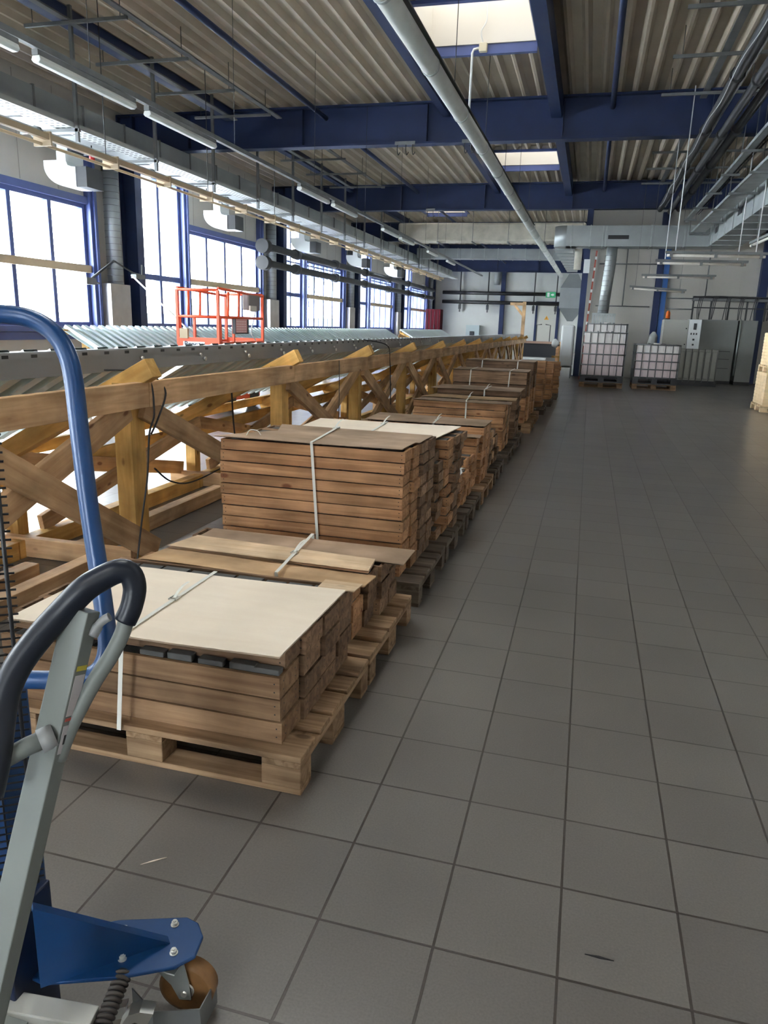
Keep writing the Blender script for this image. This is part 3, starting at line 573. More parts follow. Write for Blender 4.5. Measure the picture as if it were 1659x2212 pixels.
# ================================================================== TIMBER RACKS WITH CORRUGATED SHEETS
def corr_sheet(name, y0, y1, xa, za, xb, zb, parent, pitch=.21, m=CORR):
    """trapezoidal sheet, ribs run down the slope from (xa,za) to (xb,zb)"""
    b = MB(); n = Vector((zb-za, 0, xa-xb)).normalized()
    if n.z < 0: n = -n
    rows = [[], []]; y = y0
    while y < y1-.01:
        for a, h in ((0, 0), (.095, 0), (.099, .055), (.204, .055), (.21, 0)):
            yy = y+a*pitch/.21
            if a == .21: continue
            for r, (x, z) in enumerate(((xa, za), (xb, zb))): rows[r].append((x+n.x*h, yy, z+n.z*h))
        y += pitch
    b.grid(rows); return b.build(name, m, parent, solid=.002)
def rack_near():
    t = thing('timber_rack', (-2.7, 1.65, 0), 'long braced yellow timber frame under corrugated sheet, nearest the pallets', 'timber rack')
    ys = [1.64+2.36*i for i in range(14)]; Y1 = ys[-1]
    HX, LX = -2.72, -3.62
    for i, y in enumerate(ys):
        timber('post', (HX, y, 0), (HX, y, 1.17), .15, .12, PINE, t, up=(1,0,0))
        timber('low_post', (LX, y-.02, 0), (LX, y-.02, .62), .10, .10, PINE, t, up=(1,0,0))
        timber('rafter', (-2.52, y-.02, 1.27), (-3.96, y-.02, .50), .10, .12, PINE, t)
        timber('tie_beam', (-2.66, y-.12, .07), (-3.80, y-.12, .07), .06, .13, PINEL, t)
        # braces on the aisle side
        if i < len(ys)-1:
            y2 = ys[i+1]
            if i == 0: timber('brace', (HX+.085, 3.86, 1.03), (HX+.085, 1.75, .24), .15, .045, PINEL, t, up=(1,0,0)); timber('brace', (HX+.13, 2.45, 1.08), (HX+.13, 4.02, .10), .15, .045, PINEL, t, up=(1,0,0))
            elif i % 5 != 1: timber('brace', (HX+.05, y2-.05, 1.06), (HX+.05, y+.15, .14), .14, .045, PINEL, t, up=(1,0,0))
            if i: timber('brace', (HX+.085, y+.02, 1.02), (HX+.085, y2-.25, .10), .14, .045, PINEL, t, up=(1,0,0))
            timber('brace', (LX+.09, y+.1, .16), (LX+.09, y2-.05, .60), .12, .04, PINEL, t, up=(1,0,0))
            timber('brace', (LX-.08, y2-.1, .16), (LX-.08, y+.05, .60), .12, .04, PINEL, t, up=(1,0,0))
            timber('floor_beam', (-3.10, y-.1, .06), (-3.10, y2-.5, .06), .10, .11, PINEL, t)
            timber('floor_beam', (LX+.12, y-.2, .06), (LX+.12, y2-.21, .06), .10, .12, PINE, t)
            timber('rail', (LX-.13, y, .47), (LX-.13, y2, .47), .05, .12, PINE, t)
            timber('purlin', (-3.97, y, .585), (-3.97, y2, .585), .06, .09, PINE, t)
            timber('top_beam', (HX+.125, y-.0, 1.105), (HX+.125, y2-.004, 1.105), .055, .155, PINEL, t)
    timber('floor_beam', (-2.86, .4, .06), (-2.86, 3.75, .06), .10, .11, PINEL, t)
    y = -.5; k = 0
    while y < Y1:
        corr_sheet('corrugated_sheet', y, min(y+5.88, Y1+.4), -2.90, 1.325, -4.07, .665, t); y += 5.88
    b = MB(); b.box((-2.885, -.5, 1.225), (-2.872, Y1+.5, 1.352)); b.box((-2.99, -.5, 1.352), (-2.872, Y1+.5, 1.362)); b.box((-2.872, -.5, 1.325), (-2.862, Y1+.5, 1.358))
    b.build('ridge_flashing', FLASH, t)
    b = MB(); y = -.3
    while y < Y1:
        b.cyl((-2.862, y, 1.30), (-2.845, y, 1.30), .011, 8); b.cyl((-2.862, y+.07, 1.265), (-2.846, y+.07, 1.265), .016, 8); y += .78 if y < 14 else 1.56
    each(b, 'screw', ZINC, t)
    b = MB(); y = 0
    while y < 14: b.box((-2.8722, y, 1.333), (-2.8605, y+.045, 1.35)); y += .21
    each(b, 'foam_filler', DARK, t)
    return t
rack_near()
def rack_far(y0, y1, label, X=-7.95, drop=1.0, boards=True):
    t = thing('timber_rack', (X, y0, 0), label, 'timber rack', 'far timber racks')
    y = y0+.5; zt = 1.36
    while y < y1:
        timber('post', (X+.1, y, 0), (X+.1, y, 1.25), .11, .11, PINE, t, up=(1,0,0)); timber('low_post', (X+.8, y, 0), (X+.8, y, .82), .1, .1, PINE, t, up=(1,0,0))
        timber('rafter', (X-.05, y, zt-.09), (X+1.1, y, zt-.71), .08, .12, PINE, t); y += 2.36
    timber('purlin', (X+.05, y0, zt-.06), (X+.05, y1, zt-.06), .06, .08, PINE, t); timber('purlin', (X+1.0, y0, zt-.60), (X+1.0, y1, zt-.60), .06, .08, PINE, t)
    corr_sheet('corrugated_sheet', y0, y1, X, zt, X+1.15, zt-.62, t)
    return t
rack_far(10.0, 29.2, 'corrugated metal sheet on a timber frame beneath the windows, longer of the two far ones')
rack_far(31.6, 41.0, 'shorter far corrugated sheet on timber frame, near the dark red cabinet')
timber_board = timber('timber_board', (-7.3, 28.9, 1.08), (-6.75, 29.6, .78), .03, .35, PINEL); tag(timber_board, 'pale board leaning at the end of the longer far corrugated sheet', 'board')
# black cables hung on the near rack
def cable(pts, r, label, parent=None, m=DARK, name='cable'):
    b = MB(); b.tube(smooth_path(pts, 8), r, 8); return tag(b.build(name, m), label, 'cable')
cable([(-2.855, 3.97, 1.24), (-2.60, 4.02, 1.22), (-2.56, 4.03, 1.0), (-2.57, 3.98, .86), (-2.56, 3.92, .6), (-2.56, 3.84, .35), (-2.54, 3.72, .05)], .006, 'thin black cable hanging down the front of the nearest post')
cable([(-2.57, 4.0, .86), (-2.56, 4.07, .95), (-2.56, 4.17, 1.1), (-2.60, 4.14, 1.19)], .006, 'short black cable branch looping over the rafter end of the nearest post')
cable([(-2.62, 4.1, .62), (-2.8, 4.6, .42), (-2.95, 5.2, .30), (-2.9, 5.9, .38), (-2.7, 6.3, .55)], .006, 'black cable sagging between the first two posts behind the tall tray stack')
cable([(-2.87, 9.5, 1.365), (-2.60, 9.7, 1.30), (-2.565, 9.75, 1.1), (-2.56, 9.8, .8), (-2.56, 9.85, .5)], .007, 'black cable draped over the grey ridge strip in front of the third post')
cable([(-2.56, 7.6, 1.18), (-2.56, 7.62, .8), (-2.56, 7.6, .45)], .004, 'thin cord hanging from the top beam between second and third posts')
cable([(-3.0, 5.95, 1.0), (-3.0, 5.97, .75), (-3.0, 6.0, .55), (-3.0, 6.0, .50)], .008, 'black cable end dangling under the sheet beside the second post')
# timber gantry at the far end of the rack
t = thing('timber_post', (-2.75, 33.0, 0), 'tall timber post with a braced arm at the far end of the long rack', 'post')
timber('post', (-2.8, 32.9, 0), (-2.8, 32.9, 2.7), .14, .14, PINEL, t, up=(1,0,0)); timber('arm', (-2.75, 32.9, 2.6), (-3.4, 32.9, 2.6), .1, .12, PINEL, t); timber('strut', (-2.8, 32.9, 2.1), (-3.2, 32.9, 2.55), .08, .1, PINEL, t)
# ================================================================== PALLETS AND TRAYS
def make_pallet(loc, label, m, L_=1.2, D_=.8, group='wooden pallets in the row along the aisle'):
    t = thing('wooden_pallet', loc, label, 'pallet', group); x0, y0 = loc[0], loc[1]; z = loc[2]
    for i, w in enumerate((.145, .1, .145, .1, .145)):
        yy = [.0725, .245, .4, .555, .7275][i]*D_/.8
        timber('deck_board', (x0, y0+yy, z+.133), (x0+L_, y0+yy, z+.133), w, .022, m, t, bevel=.003)
    for i in range(3):
        xx = x0+[.0725, L_/2, L_-.0725][i]
        timber('stringer_board', (xx, y0, z+.111), (xx, y0+D_, z+.111), .145, .022, m, t, bevel=.003)
    for j in range(3):
        yy = y0+[.05, D_/2, D_-.05][j]
        timber('bottom_board', (x0, yy, z+.011), (x0+L_, yy, z+.011), .10 if j != 1 else .145, .022, m, t, bevel=.003)
        for i in range(3):
            xx = x0+[.0725, L_/2, L_-.0725][i]
            timber('block', (xx-.0725, yy, z+.061), (xx+.0725, yy, z+.061), .10 if j != 1 else .145, .078, m, t, bevel=.004)
    return t
def copy_tree(o, loc=None, parent=None):
    c = o.copy(); C.objects.link(c); c.parent = parent
    if loc is not None: c.location = loc
    for ch in list(o.children): copy_tree(ch, None, c)
    return c
# a tray: four side boards, bottom, grey filling
def tray_mesh(L_, W_, H_, m, gap=.0, fill=True):
    b = MB(); s = .016; h = H_-.007
    b.box((0, 0, .006), (L_, s, h)); b.box((0, W_-s, .006), (L_, W_, h)); b.box((0, s, .006), (s, W_-s, h*1.0)); b.box((L_-s, s, .006), (L_, W_-s, h))
    b.box((0, 0, 0), (L_, W_, .006))
    b.box((s, s, h*.5), (L_-s, W_-s, h*.52))
    b.cur = 1
    if fill: 
        k = 0; x = s+.01
        while x < L_-.13:
            w = .09+.03*((k*7) % 3)/2; b.box((x, s+.006, h*.53), (x+w, W_-s-.006, h*(.86+.06*(k % 3)/2))); x += w+.015; k += 1
    b.cur = 2                                    # small nail heads on the end boards
    for z in (.3, .7):
        for y in (.035, W_-.035): b.box((L_, y-.0025, h*z-.0025), (L_+.0008, y+.0025, h*z+.0025))
    for z in (.3, .7): b.box((L_-.022, -.0008, h*z-.0025), (L_-.017, 0, h*z+.0025)); b.box((.017, -.0008, h*z-.0025), (.022, 0, h*z+.0025))
    o = b.build('wooden_tray', [m, STONE, DARK], None, .0035)
    return o
PROTO = {}
def proto(L_, W_, H_, m):
    k = (round(L_,3), round(W_,3), round(H_,4), m.name)
    if k not in PROTO: PROTO[k] = [tray_mesh(*k[:3], m), True]
    return PROTO[k]
def stack(x0, y0, z0, L_, W_, H_, rows, m, sname, group, jit=.012, xr=None, only=None, mr=None):
    """rows: number of layers in each row, nearest row first"""
    for r, n in enumerate(rows):
        mm_ = (mr or {}).get(r, m)
        pr = proto(L_, W_, H_, mm_)
        for k in range(n):
            if only and not only(r, k, n): continue
            if pr[1]: o = pr[0]; pr[1] = False
            else: o = pr[0].copy(); C.objects.link(o)
            jx = random.uniform(-jit, jit); jy = random.uniform(-.003, .003)
            o.location = (x0+jx+(xr[r] if xr else 0), y0+r*(W_+.008)+jy, z0+k*H_+.001)
            o.rotation_euler = (0, 0, random.uniform(-.003, .003))
            rn = ['nearest row', 'second row', 'third row', 'fourth row', 'fifth row'][r]
            tag(o, 'wooden tray, %s, %s layer up, %s' % (sname, ORD[k], rn), 'tray', group)
def sheet(name, c, th, m, label, cat='sheet', sag=0, n=12, bev=0):
    """thin board from four corners (near right, far right, far left, near left)"""
    a, d, e, f = map(Vector, c); rows = []
    b = MB()
    for s_ in (0, 1):
        for i in range(n+1):
            u = i/n; r = []
            for j in range(3):
                v = j/2; p = (f.lerp(a, u)).lerp(e.lerp(d, u), v); r.append((p.x, p.y, p.z + s_*th + sag*math.sin(u*math.pi*2.3+.4)*(1-.5*v)))
            rows.append(r)
    top = rows[n+1:]; bot = rows[:n+1]; b.grid([r[::-1] for r in bot]); b.grid(top)
    k = n+1
    def idx(s_, i, j): return s_*k*3+i*3+j
    for i in range(n):
        for j in (0, 2): b._f([(idx(0,i,j), idx(0,i+1,j), idx(1,i+1,j), idx(1,i,j))])
    for j in range(2):
        for i in (0, n): b._f([(idx(0,i,j), idx(0,i,j+1), idx(1,i,j+1), idx(1,i,j))])
    return tag(b.build(name, m), label, cat)
def strap(x, y0, y1, zlo, ztop, label, buckle=None, tail=True, w=.017, dx=0, back=True, r=None, x2=None):
    t = thing('packing_strap', (x, y0, ztop), label, 'strap', 'white packing straps'); b = MB(); th = .0016; xe = x+dx
    x2 = x if x2 is None else x2
    b.prism([(x2-w/2, zlo), (x2+w/2, zlo), (x+w/2, ztop), (x-w/2, ztop)], (0, y0-.004, 0), (1,0,0), (0,0,1), (0, th, 0))
    b.prism([(x-w/2, y0-.004), (x+w/2, y0-.004), (xe+w/2, y1+.004), (xe-w/2, y1+.004)], (0, 0, ztop+.0015), (1,0,0), (0,1,0), (0, 0, th))
    if back: b.box((xe-w/2, y1+.004, zlo), (xe+w/2, y1+.004+th, ztop))
    b.build('band', STRAP, t)
    if buckle is not None:
        s_ = (buckle-y0)/(y1-y0); xb = x+dx*s_; b = MB()
        for q in (-.018, 0, .018): b.box((xb-.016, buckle+q-.002, ztop+.003), (xb+.016, buckle+q+.002, ztop+.008))
        b.box((xb-.016, buckle-.02, ztop+.003), (xb-.012, buckle+.02, ztop+.009)); b.box((xb+.012, buckle-.02, ztop+.003), (xb+.016, buckle+.02, ztop+.009)); b.build('buckle', ZINC, t)
        if tail:
            pts = smooth_path([(xb, buckle, ztop+.008), (xb+.008, buckle+.015, ztop+.028), (xb+.02, buckle+.035, ztop+.048), (xb+.038, buckle+.045, ztop+.062)], 4); b = MB()
            b.grid([[(p.x-w*.35, p.y-.002, p.z), (p.x+w*.3, p.y+.002, p.z)] for p in pts]); b.build('loose_end', STRAP, t, solid=.001)
    return t
PX = -2.0
# ---- pallet 1
G1 = 'trays on the nearest pallet'
make_pallet((-2.0, 2.04, 0), 'nearest wooden pallet, carrying low trays under a big plywood sheet', PAL)
stack(-2.02, 2.10, .144, 1.13, .175, .085, [3, 4, 4, 4], TRAYD, 'low stack on nearest pallet', G1, mr={0: wood('tray_wood_worn', (.36,.225,.13), (.22,.125,.07), (.06,.03,.015))}, xr=[0, .01, .015, .01])
sheet('plywood_sheet', ((-.875, 2.035, .496), (-.865, 2.70, .498), (-1.93, 2.68, .492), (-1.93, 2.03, .490)), .006, PLY, 'large pale plywood sheet lying on the nearest pallet of trays', sag=.003)
strap(-1.455, 2.03, 2.72, .13, .503, 'white packing strap over the big plywood sheet on the nearest pallet', buckle=2.38, dx=-.01, x2=-1.49, back=False)
o = tray_mesh(1.10, .17, .08, TRAYD); o.location = (-2.0, 2.145, .405); tag(o, 'dark wooden tray set back under the plywood sheet on the nearest pallet', 'tray', G1)
for i, x in enumerate((-1.44, -1.33, -1.21, -1.09, -1.0)):
    b = MB(); b.box((x, 2.103, .398), (x+.095, 2.14, .418+.005*(i % 2))); tag(b.build('grey_tile', STONE, None, .003), '%s small grey block from the left on the nearest front tray edge' % ORD[i], 'block', 'grey blocks in the nearest trays')
# ---- pallet 2
make_pallet((-2.0, 2.87, 0), 'second wooden pallet from the camera, low trays under planks', PAL)
stack(-2.05, 3.0, .144, 1.12, .16, .0875, [3, 3, 3, 3], TRAYD, 'low stack on second pallet', 'trays on the second pallet', mr={0: TRAY}, xr=[0, .02, .04, .04])
sheet('kraft_board', ((-.87, 2.985, .412), (-.86, 3.15, .412), (-1.98, 3.22, .415), (-2.02, 2.985, .415)), .005, KRAFT, 'tan hardboard strip on the second pallet, front edge lifted', 'board', sag=.004)
sheet('pine_board', ((-.90, 3.15, .425), (-.92, 3.34, .425), (-1.93, 3.40, .425), (-1.98, 3.18, .425)), .012, PLANK, 'pale thin plank on top of the second pallet stack', 'board')
sheet('kraft_board', ((-.78, 3.36, .412), (-.78, 3.62, .412), (-1.95, 3.62, .412), (-1.95, 3.42, .412)), .005, HARD, 'brown hardboard strip at the back of the second pallet stack', 'board')
sheet('pine_board', ((-.84, 2.73, .487), (-.83, 2.83, .487), (-1.0, 2.83, .487), (-1.0, 2.73, .487)), .004, PLANK, 'short pale strip of plywood at the rear corner of the nearest stack', 'board')
strap(-1.29, 2.975, 3.63, .13, .440, 'white packing strap with metal buckle over the planks of the second pallet', buckle=3.28, dx=-.07)
# ---- pallet 3, tall
make_pallet((-2.0, 3.86, 0), 'grey weathered pallet under the tallest tray stack', PALD)
stack(-2.06, 3.93, .144, 1.13, .168, .0672, [11, 11, 11, 11], TRAY, 'tall stack on third pallet', 'trays of the tall stack', jit=.008, xr=[0, .015, .025, .03], mr={1: TRAY, 2: TRAYD, 3: TRAYD})
sheet('hardboard_sheet', ((-.945, 3.90, .892), (-.93, 4.22, .892), (-1.82, 4.32, .892), (-2.10, 3.90, .892)), .004, HARD, 'brown hardboard sheet on top of the tall stack', sag=.0015)
sheet('hardboard_sheet', ((-.91, 4.22, .888), (-.90, 4.56, .888), (-1.95, 4.60, .888), (-1.85, 4.30, .888)), .004, HARD, 'brown hardboard sheet on the rear half of the tall stack')
strap(-1.475, 3.91, 4.60, .144, .898, 'white packing strap down the front of the tall stack', buckle=4.50, dx=-.07, x2=-1.42)
b = MB(); b.tube(smooth_path([(-1.92, 3.99, .897), (-1.90, 4.0, .93), (-1.86, 4.02, .925), (-1.84, 4.02, .90)], 4), .008, 8, flat=.3); tag(b.build('tape_scrap', STRAP), 'curled scrap of tape on the left of the tall stack', 'tape')
# ---- pallet 4
make_pallet((-2.0, 4.72, 0), 'grey pallet right behind the tall stack, under trays with a cream sheet', PALD)
stack(-2.0, 4.74, .144, 1.12, .18, .067, [9, 10, 10, 10], TRAYD, 'ragged stack under cream sheet', 'trays of the ragged stack', jit=.03, xr=[-.03, .02, .03, .03], only=lambda r, k, n: True, mr={1: TRAY})
sheet('plywood_sheet', ((-.955, 4.66, .822), (-.87, 5.50, .830), (-2.0, 5.50, .822), (-1.95, 4.66, .822)), .006, PLY, 'cream plywood sheet on the ragged stack behind the tall one', sag=.003)
strap(-1.40, 4.70, 5.49, .144, .834, 'white packing strap over the cream plywood sheet behind the tall stack', buckle=5.35, dx=-.05)
# ---- low stack 4b
make_pallet((-2.0, 5.60, 0), 'grey pallet with only a few trays, behind the ragged stack', PALD)
stack(-2.0, 5.66, .144, 1.12, .17, .07, [4, 4, 5, 5], TRAY, 'small stack with white paper', 'trays of the small stack', jit=.02)
b = MB(); rows = [[(-.98+.03*i+.01*math.sin(j*2.), 5.70+.05*j, .432+.015*math.sin(i*1.7+j)+.012*random.random()) for j in range(5)] for i in range(4)]
b.grid(rows); tag(b.build('paper_scrap', WPL, None, solid=.001), 'crumpled white paper on the small tray stack', 'paper')
# ---- pallet 5
make_pallet((-2.0, 6.50, 0), 'brown pallet under two step high tray rows, sixth from the camera', PAL)
stack(-2.02, 6.56, .144, 1.12, .17, .076, [6, 7, 7, 7], TRAY, 'stepped stack in mid row', 'trays of the stepped stack', jit=.01, xr=[0, .04, .04, .04])
sheet('hardboard_sheet', ((-.86, 6.53, .604), (-.87, 6.73, .604), (-1.9, 6.73, .604), (-1.95, 6.53, .604)), .004, HARD, 'brown strip on the front step of the stepped stack', 'board')
sheet('hardboard_sheet', ((-.85, 6.74, .682), (-.84, 7.25, .682), (-2.02, 7.35, .682), (-2.0, 6.74, .682)), .004, HARD, 'brown hardboard sheet on the rear of the stepped stack')
strap(-1.33, 6.735, 7.25, .60, .688, 'white packing strap over the stepped stack', buckle=6.95, dx=-.03)
# ---- 5b low
make_pallet((-2.0, 7.42, 0), 'grey pallet behind the stepped stack with few trays', PALD)
stack(-2.0, 7.48, .144, 1.12, .17, .075, [4, 5, 5, 4], TRAYD, 'low stack behind stepped one', 'trays of the low middle stack', jit=.02, mr={1: PINEL})
# ---- pallet 6
make_pallet((-2.0, 8.66, 0), 'dark pallet under trays covered by two brown boards', PALD)
stack(-1.98, 8.72, .144, 1.10, .17, .080, [7, 7, 7, 7], TRAY, 'stack under two brown boards', 'trays of the two board stack', jit=.01, mr={2: TRAYD})
sheet('hardboard_sheet', ((-.80, 8.66, .708), (-.82, 8.95, .708), (-1.9, 8.98, .708), (-2.0, 8.66, .708)), .004, HARD, 'front brown board on the two board stack', 'board', sag=.002)
sheet('hardboard_sheet', ((-.78, 9.0, .716), (-.80, 9.42, .716), (-1.85, 9.44, .716), (-1.95, 9.0, .716)), .004, KRAFT, 'rear brown board on the two board stack', 'board', sag=.004)
strap(-1.335, 8.70, 9.4, .144, .724, 'white packing strap over the two board stack', buckle=9.2, dx=-.06)
# ---- pallet 6b
make_pallet((-2.0, 9.75, 0), 'dark pallet just before the dark plank bundles', PALD)
stack(-1.95, 9.8, .144, 1.10, .17, .077, [7, 8, 8, 8], TRAYD, 'stack before the dark boxes', 'trays before the dark bundles', jit=.015)
sheet('hardboard_sheet', ((-.80, 9.78, .766), (-.80, 10.5, .766), (-1.95, 10.5, .766), (-2.0, 9.78, .766)), .004, HARD, 'dull brown board just before the dark plank bundles', 'board')
strap(-1.27, 9.79, 10.5, .144, .774, 'white packing strap on the stack just before the dark plank bundles', buckle=10.0)
# ---- dark bundles
for (y, zt, nm, n0) in ((11.5, .93, 'nearer', 4), (12.75, 1.03, 'farther', 4)):
    make_pallet((-1.95, y, 0), '%s pallet under the dark planked stacks' % nm, PAL)
    h = (zt-.144)/4
    for k in range(4):
        for r in range(2):
            o = timber('dark_plank', (-2.0+.02*r, y+.10+r*.40, .144+h*(k+.5)), (-.86+.02*r, y+.10+r*.40, .144+h*(k+.5)), .17 if r == 0 else .38, h-.01, TRAYD if k > 1 else TRAY)
            tag(o, 'wide %s box of the %s dark stack, %s layer, %s row' % ('dark' if k > 1 else 'brown', nm, ORD[k], ['front', 'rear'][r]), 'box', 'boxes of the dark stacks')
    sheet('hardboard_sheet', ((-.84, y+.0, zt+.001), (-.86, y+.75, zt+.001), (-1.98, y+.75, zt+.001), (-2.02, y+.0, zt+.001)), .004, HARD, 'brown lid on the %s dark stack' % nm, 'board')
    for xx, side in ((-1.72, 'left'), (-1.12, 'right')): strap(xx, y+.005, y+.75, .144, zt+.006, '%s white strap of the %s dark stack' % (side, nm), dx=.0, x2=xx-.04)
# ---- farther stacks
for i, (y, H_, rows, nm) in enumerate(((14.2, .105, [8, 8, 8], 'stack behind the dark boxes'), (15.9, .105, [7, 7, 6], 'next to last stack'), (17.6, .10, [6, 6, 7], 'last stack of the row'))):
    make_pallet((-1.9+.05*i, y, 0), 'far pallet under %s' % nm, PALD)
    stack(-1.88+.08*i, y+.04, .144, 1.12, .24, H_, rows, TRAY, nm, 'trays of the far stacks', jit=.02)
sheet('white_note', ((-.95, 14.3, .986), (-.95, 14.5, .986), (-1.25, 14.5, .986), (-1.25, 14.3, .986)), .003, WPL, 'white note on the stack behind the dark bundles', 'note')
# ================================================================== STORAGE TANKS
def ibc(x0, y0, z0, W_, D_, H_, label, m=TANK, pal=True, pm=PAL, fillm=TANKP):
    if pal: make_pallet((x0, y0, 0), 'wooden pallet carrying the %s' % label.split(' with')[0].split(',')[0], pm, W_, D_, 'pallets under the storage tanks')
    t = thing('storage_tank', (x0, y0, z0), label, 'tank', 'caged storage tanks')
    b = MB(); b.box((x0, y0, z0), (x0+W_, y0+D_, z0+.04)); 
    for fx in (0, .5, 1):
        for fy in (0, 1): xx = x0+fx*(W_-.16); yy = y0+fy*(D_-.16); b.box((xx, yy, z0+.04), (xx+.16, yy+.16, z0+.14))
    b.box((x0, y0, z0+.14), (x0+W_, y0+D_, z0+.17)); b.build('tank_base', DARK, t)
    b = MB(); zt = z0+H_-.05; zb = z0+.18; zl = zb+(zt-zb)*.72
    b.cur = 1; b.box((x0+.04, y0+.04, zb), (x0+W_-.04, y0+D_-.04, zl)); b.cur = 0; b.box((x0+.04, y0+.04, zl), (x0+W_-.04, y0+D_-.04, zt))
    for k in range(6):
        xx = x0+.07+(W_-.14)*k/6; b.box((xx+.01, y0+.025, zl+.02), (xx+(W_-.14)/6-.02, y0+.04, zt-.03)); b.cur = 1; b.box((xx+.01, y0+.025, zb+.03), (xx+(W_-.14)/6-.02, y0+.04, zl)); b.cur = 0
    b.tube([(x0+W_/2, y0+D_/2, zt), (x0+W_/2, y0+D_/2, zt+.04)], .1, 20); b.build('tank_bottle', [m, fillm], t, .02)
    b = MB(); r = .0145; n = 5
    for k in range(n):
        z = zb+(zt-zb)*k/(n-1)*.98+.01
        for p, q_ in (((x0, y0), (x0+W_, y0)), ((x0+W_, y0), (x0+W_, y0+D_)), ((x0+W_, y0+D_), (x0, y0+D_)), ((x0, y0+D_), (x0, y0))): b.cyl((*p, z), (*q_, z), r, 6)
    for k in range(7):
        xx = x0+W_*k/6
        for yy in (y0, y0+D_): b.cyl((xx, yy, zb-.02), (xx, yy, zt+.01), r, 6)
    for k in range(1, 6):
        yy = y0+D_*k/6
        for xx in (x0, x0+W_): b.cyl((xx, yy, zb-.02), (xx, yy, zt+.01), r, 6)
    for k in (.33, .66): b.cyl((x0+W_*k, y0, zt+.02), (x0+W_*k, y0+D_, zt+.02), r, 6)
    b.build('cage', GALVD, t); return t
ibc(-.17, 22.3, .146, 1.2, 1.0, 1.46, 'tall caged pink and white storage tank next to the navy column')
ibc(1.30, 22.5, .146, 1.2, 1.0, 1.16, 'caged storage tank in the middle of the group with a lower cage')
ibc(-.10, 24.2, .3, 1.2, 1.0, 1.56, 'caged tank behind the pink and white one, only its top showing', pal=False)
b = MB(); b.box((-.1, 24.2, 0), (1.1, 25.2, .298)); tag(b.build('tank_plinth', DARK), 'dark plinth under the rear tank', 'plinth')
# third, uncaged ribbed tank
t = thing('storage_tank', (2.75, 25.2, 0), 'dim grey ribbed tank standing right of the caged ones, before the control cabinets', 'tank')
b = MB(); b.box((2.72, 25.15, .0), (3.95, 26.2, .16)); b.build('tank_base', DARK, t)
b = MB(); b.box((2.75, 25.2, .16), (3.92, 26.15, 1.12)); 
for k in range(6): b.box((2.78+.19*k, 25.16, .22), (2.93+.19*k, 25.2, 1.06))
b.build('tank_bottle', mat('dim_tank', (.34,.34,.31), .5, var=.06), t, .03)
b = MB()
for k in range(7): b.cyl((2.765+.188*k, 25.15, .1), (2.765+.188*k, 25.15, 1.14), .012, 6)
b.build('cage', GALVD, t)
# white big bags left of the column
t = thing('big_bag', (-1.0, 26.3, 0), 'tall white fabric bulk bag on a metal stand left of the navy column', 'bag')
b = MB(); b.box((-.92, 26.0, .35), (-.50, 27.1, 1.75)); o = b.build('bag_body', BAG, t, .06); 
b = MB()
for x in (-.9, -.52):
    for y in (26.05, 27.05): b.box((x-.02, y-.02, 0), (x+.02, y+.02, .36))
each(b, 'stand_leg', GALVD, t)
t = thing('plastic_bag', (-1.4, 28.8, .9), 'small heap of white plastic film on a yellow timber stand', 'bag'); b = MB(); b.tube([(-1.25, 28.9, .95), (-1.2, 28.9, 1.1), (-1.25, 28.9, 1.25)], [.1, .16, .05], 10); b.build('film', BAG, t)
b = MB(); b.bar((-1.05, 28.8, 0), (-1.0, 28.9, 1.15), .08, .08); b.bar((-1.3, 28.8, .6), (-1.0, 28.8, .6), .08, .08); tag(b.build('timber_stand', PINE), 'yellow timber stand behind the bulk bag', 'stand')
# boxes and bench at the far end
for i in range(4):
    b = MB(); b.box((-1.62, 40.0, .02+i*.19), (-1.22, 40.6, .19+i*.19)); tag(b.build('brown_box', TRAY, None, .01), 'small brown box, %s from the floor, near the far door' % ORD[i], 'box', 'boxes near the far door')
t = thing('work_bench', (-4.2, 45, 0), 'long low bench with a brown top and dark front below the far door', 'bench')
b = MB(); b.box((-4.5, 45, .78), (-1.0, 46, .9)); b.build('bench_top', mat('bench_top', (.30,.19,.14), .6), t); b = MB(); b.box((-4.0, 45.2, 0), (-1.2, 45.9, .77)); b.build('bench_front', DARK, t)
b = MB(); b.box((-3.6, 41, .0), (-2.2, 42, .08)); tag(b.build('white_sheet_pile', WPL), 'white flat sheets lying on the floor before the far bench', 'sheet')
# far wall items
t = thing('door_unit', (-4.0, YF-.2, .6), 'grey white door in a dark frame on the far wall', 'door')
d = bpy.data.objects.new('door_1', None); C.objects.link(d); struct(d); d.location = (-4.0, YF-.1, .6); bpy.data.objects.remove(t)
b = MB(); b.box((-4.05, YF-.12, .55), (-3.9, YF, 3.6)); b.box((-2.5, YF-.12, .55), (-2.3, YF, 3.6)); b.box((-4.05, YF-.12, .45), (-2.3, YF, .62)); b.box((-3.9, YF-.12, 3.35), (-2.5, YF, 3.6)); b.build('door_frame', BLUE, d)
b = MB(); b.box((-3.9, YF-.06, .62), (-2.5, YF-.01, 3.35)); b.build('door_leaf', mat('door_leaf', (.56,.55,.50), .5), d)
b = MB(); b.prism([(-.17,0),(.17,0),(0,.3)], (-3.2, YF-.07, 2.3), (1,0,0), (0,0,1), (0,.005,0)); b.build('warning_triangle', mat('warning_yellow', (.75,.35,.03), .5), d)
b = MB(); b.box((-3.215, YF-.08, 2.37), (-3.185, YF-.071, 2.50)); b.build('warning_mark', DARK, d)
t = thing('platform', (-4.2, YF-2.6, 0), 'raised platform with steel handrails before the far door', 'platform')
b = MB(); b.box((-4.3, YF-2.5, 0), (-2.0, YF-.15, .6)); b.build('platform_deck', mat('platform_dark', (.05,.055,.06), .6), t)
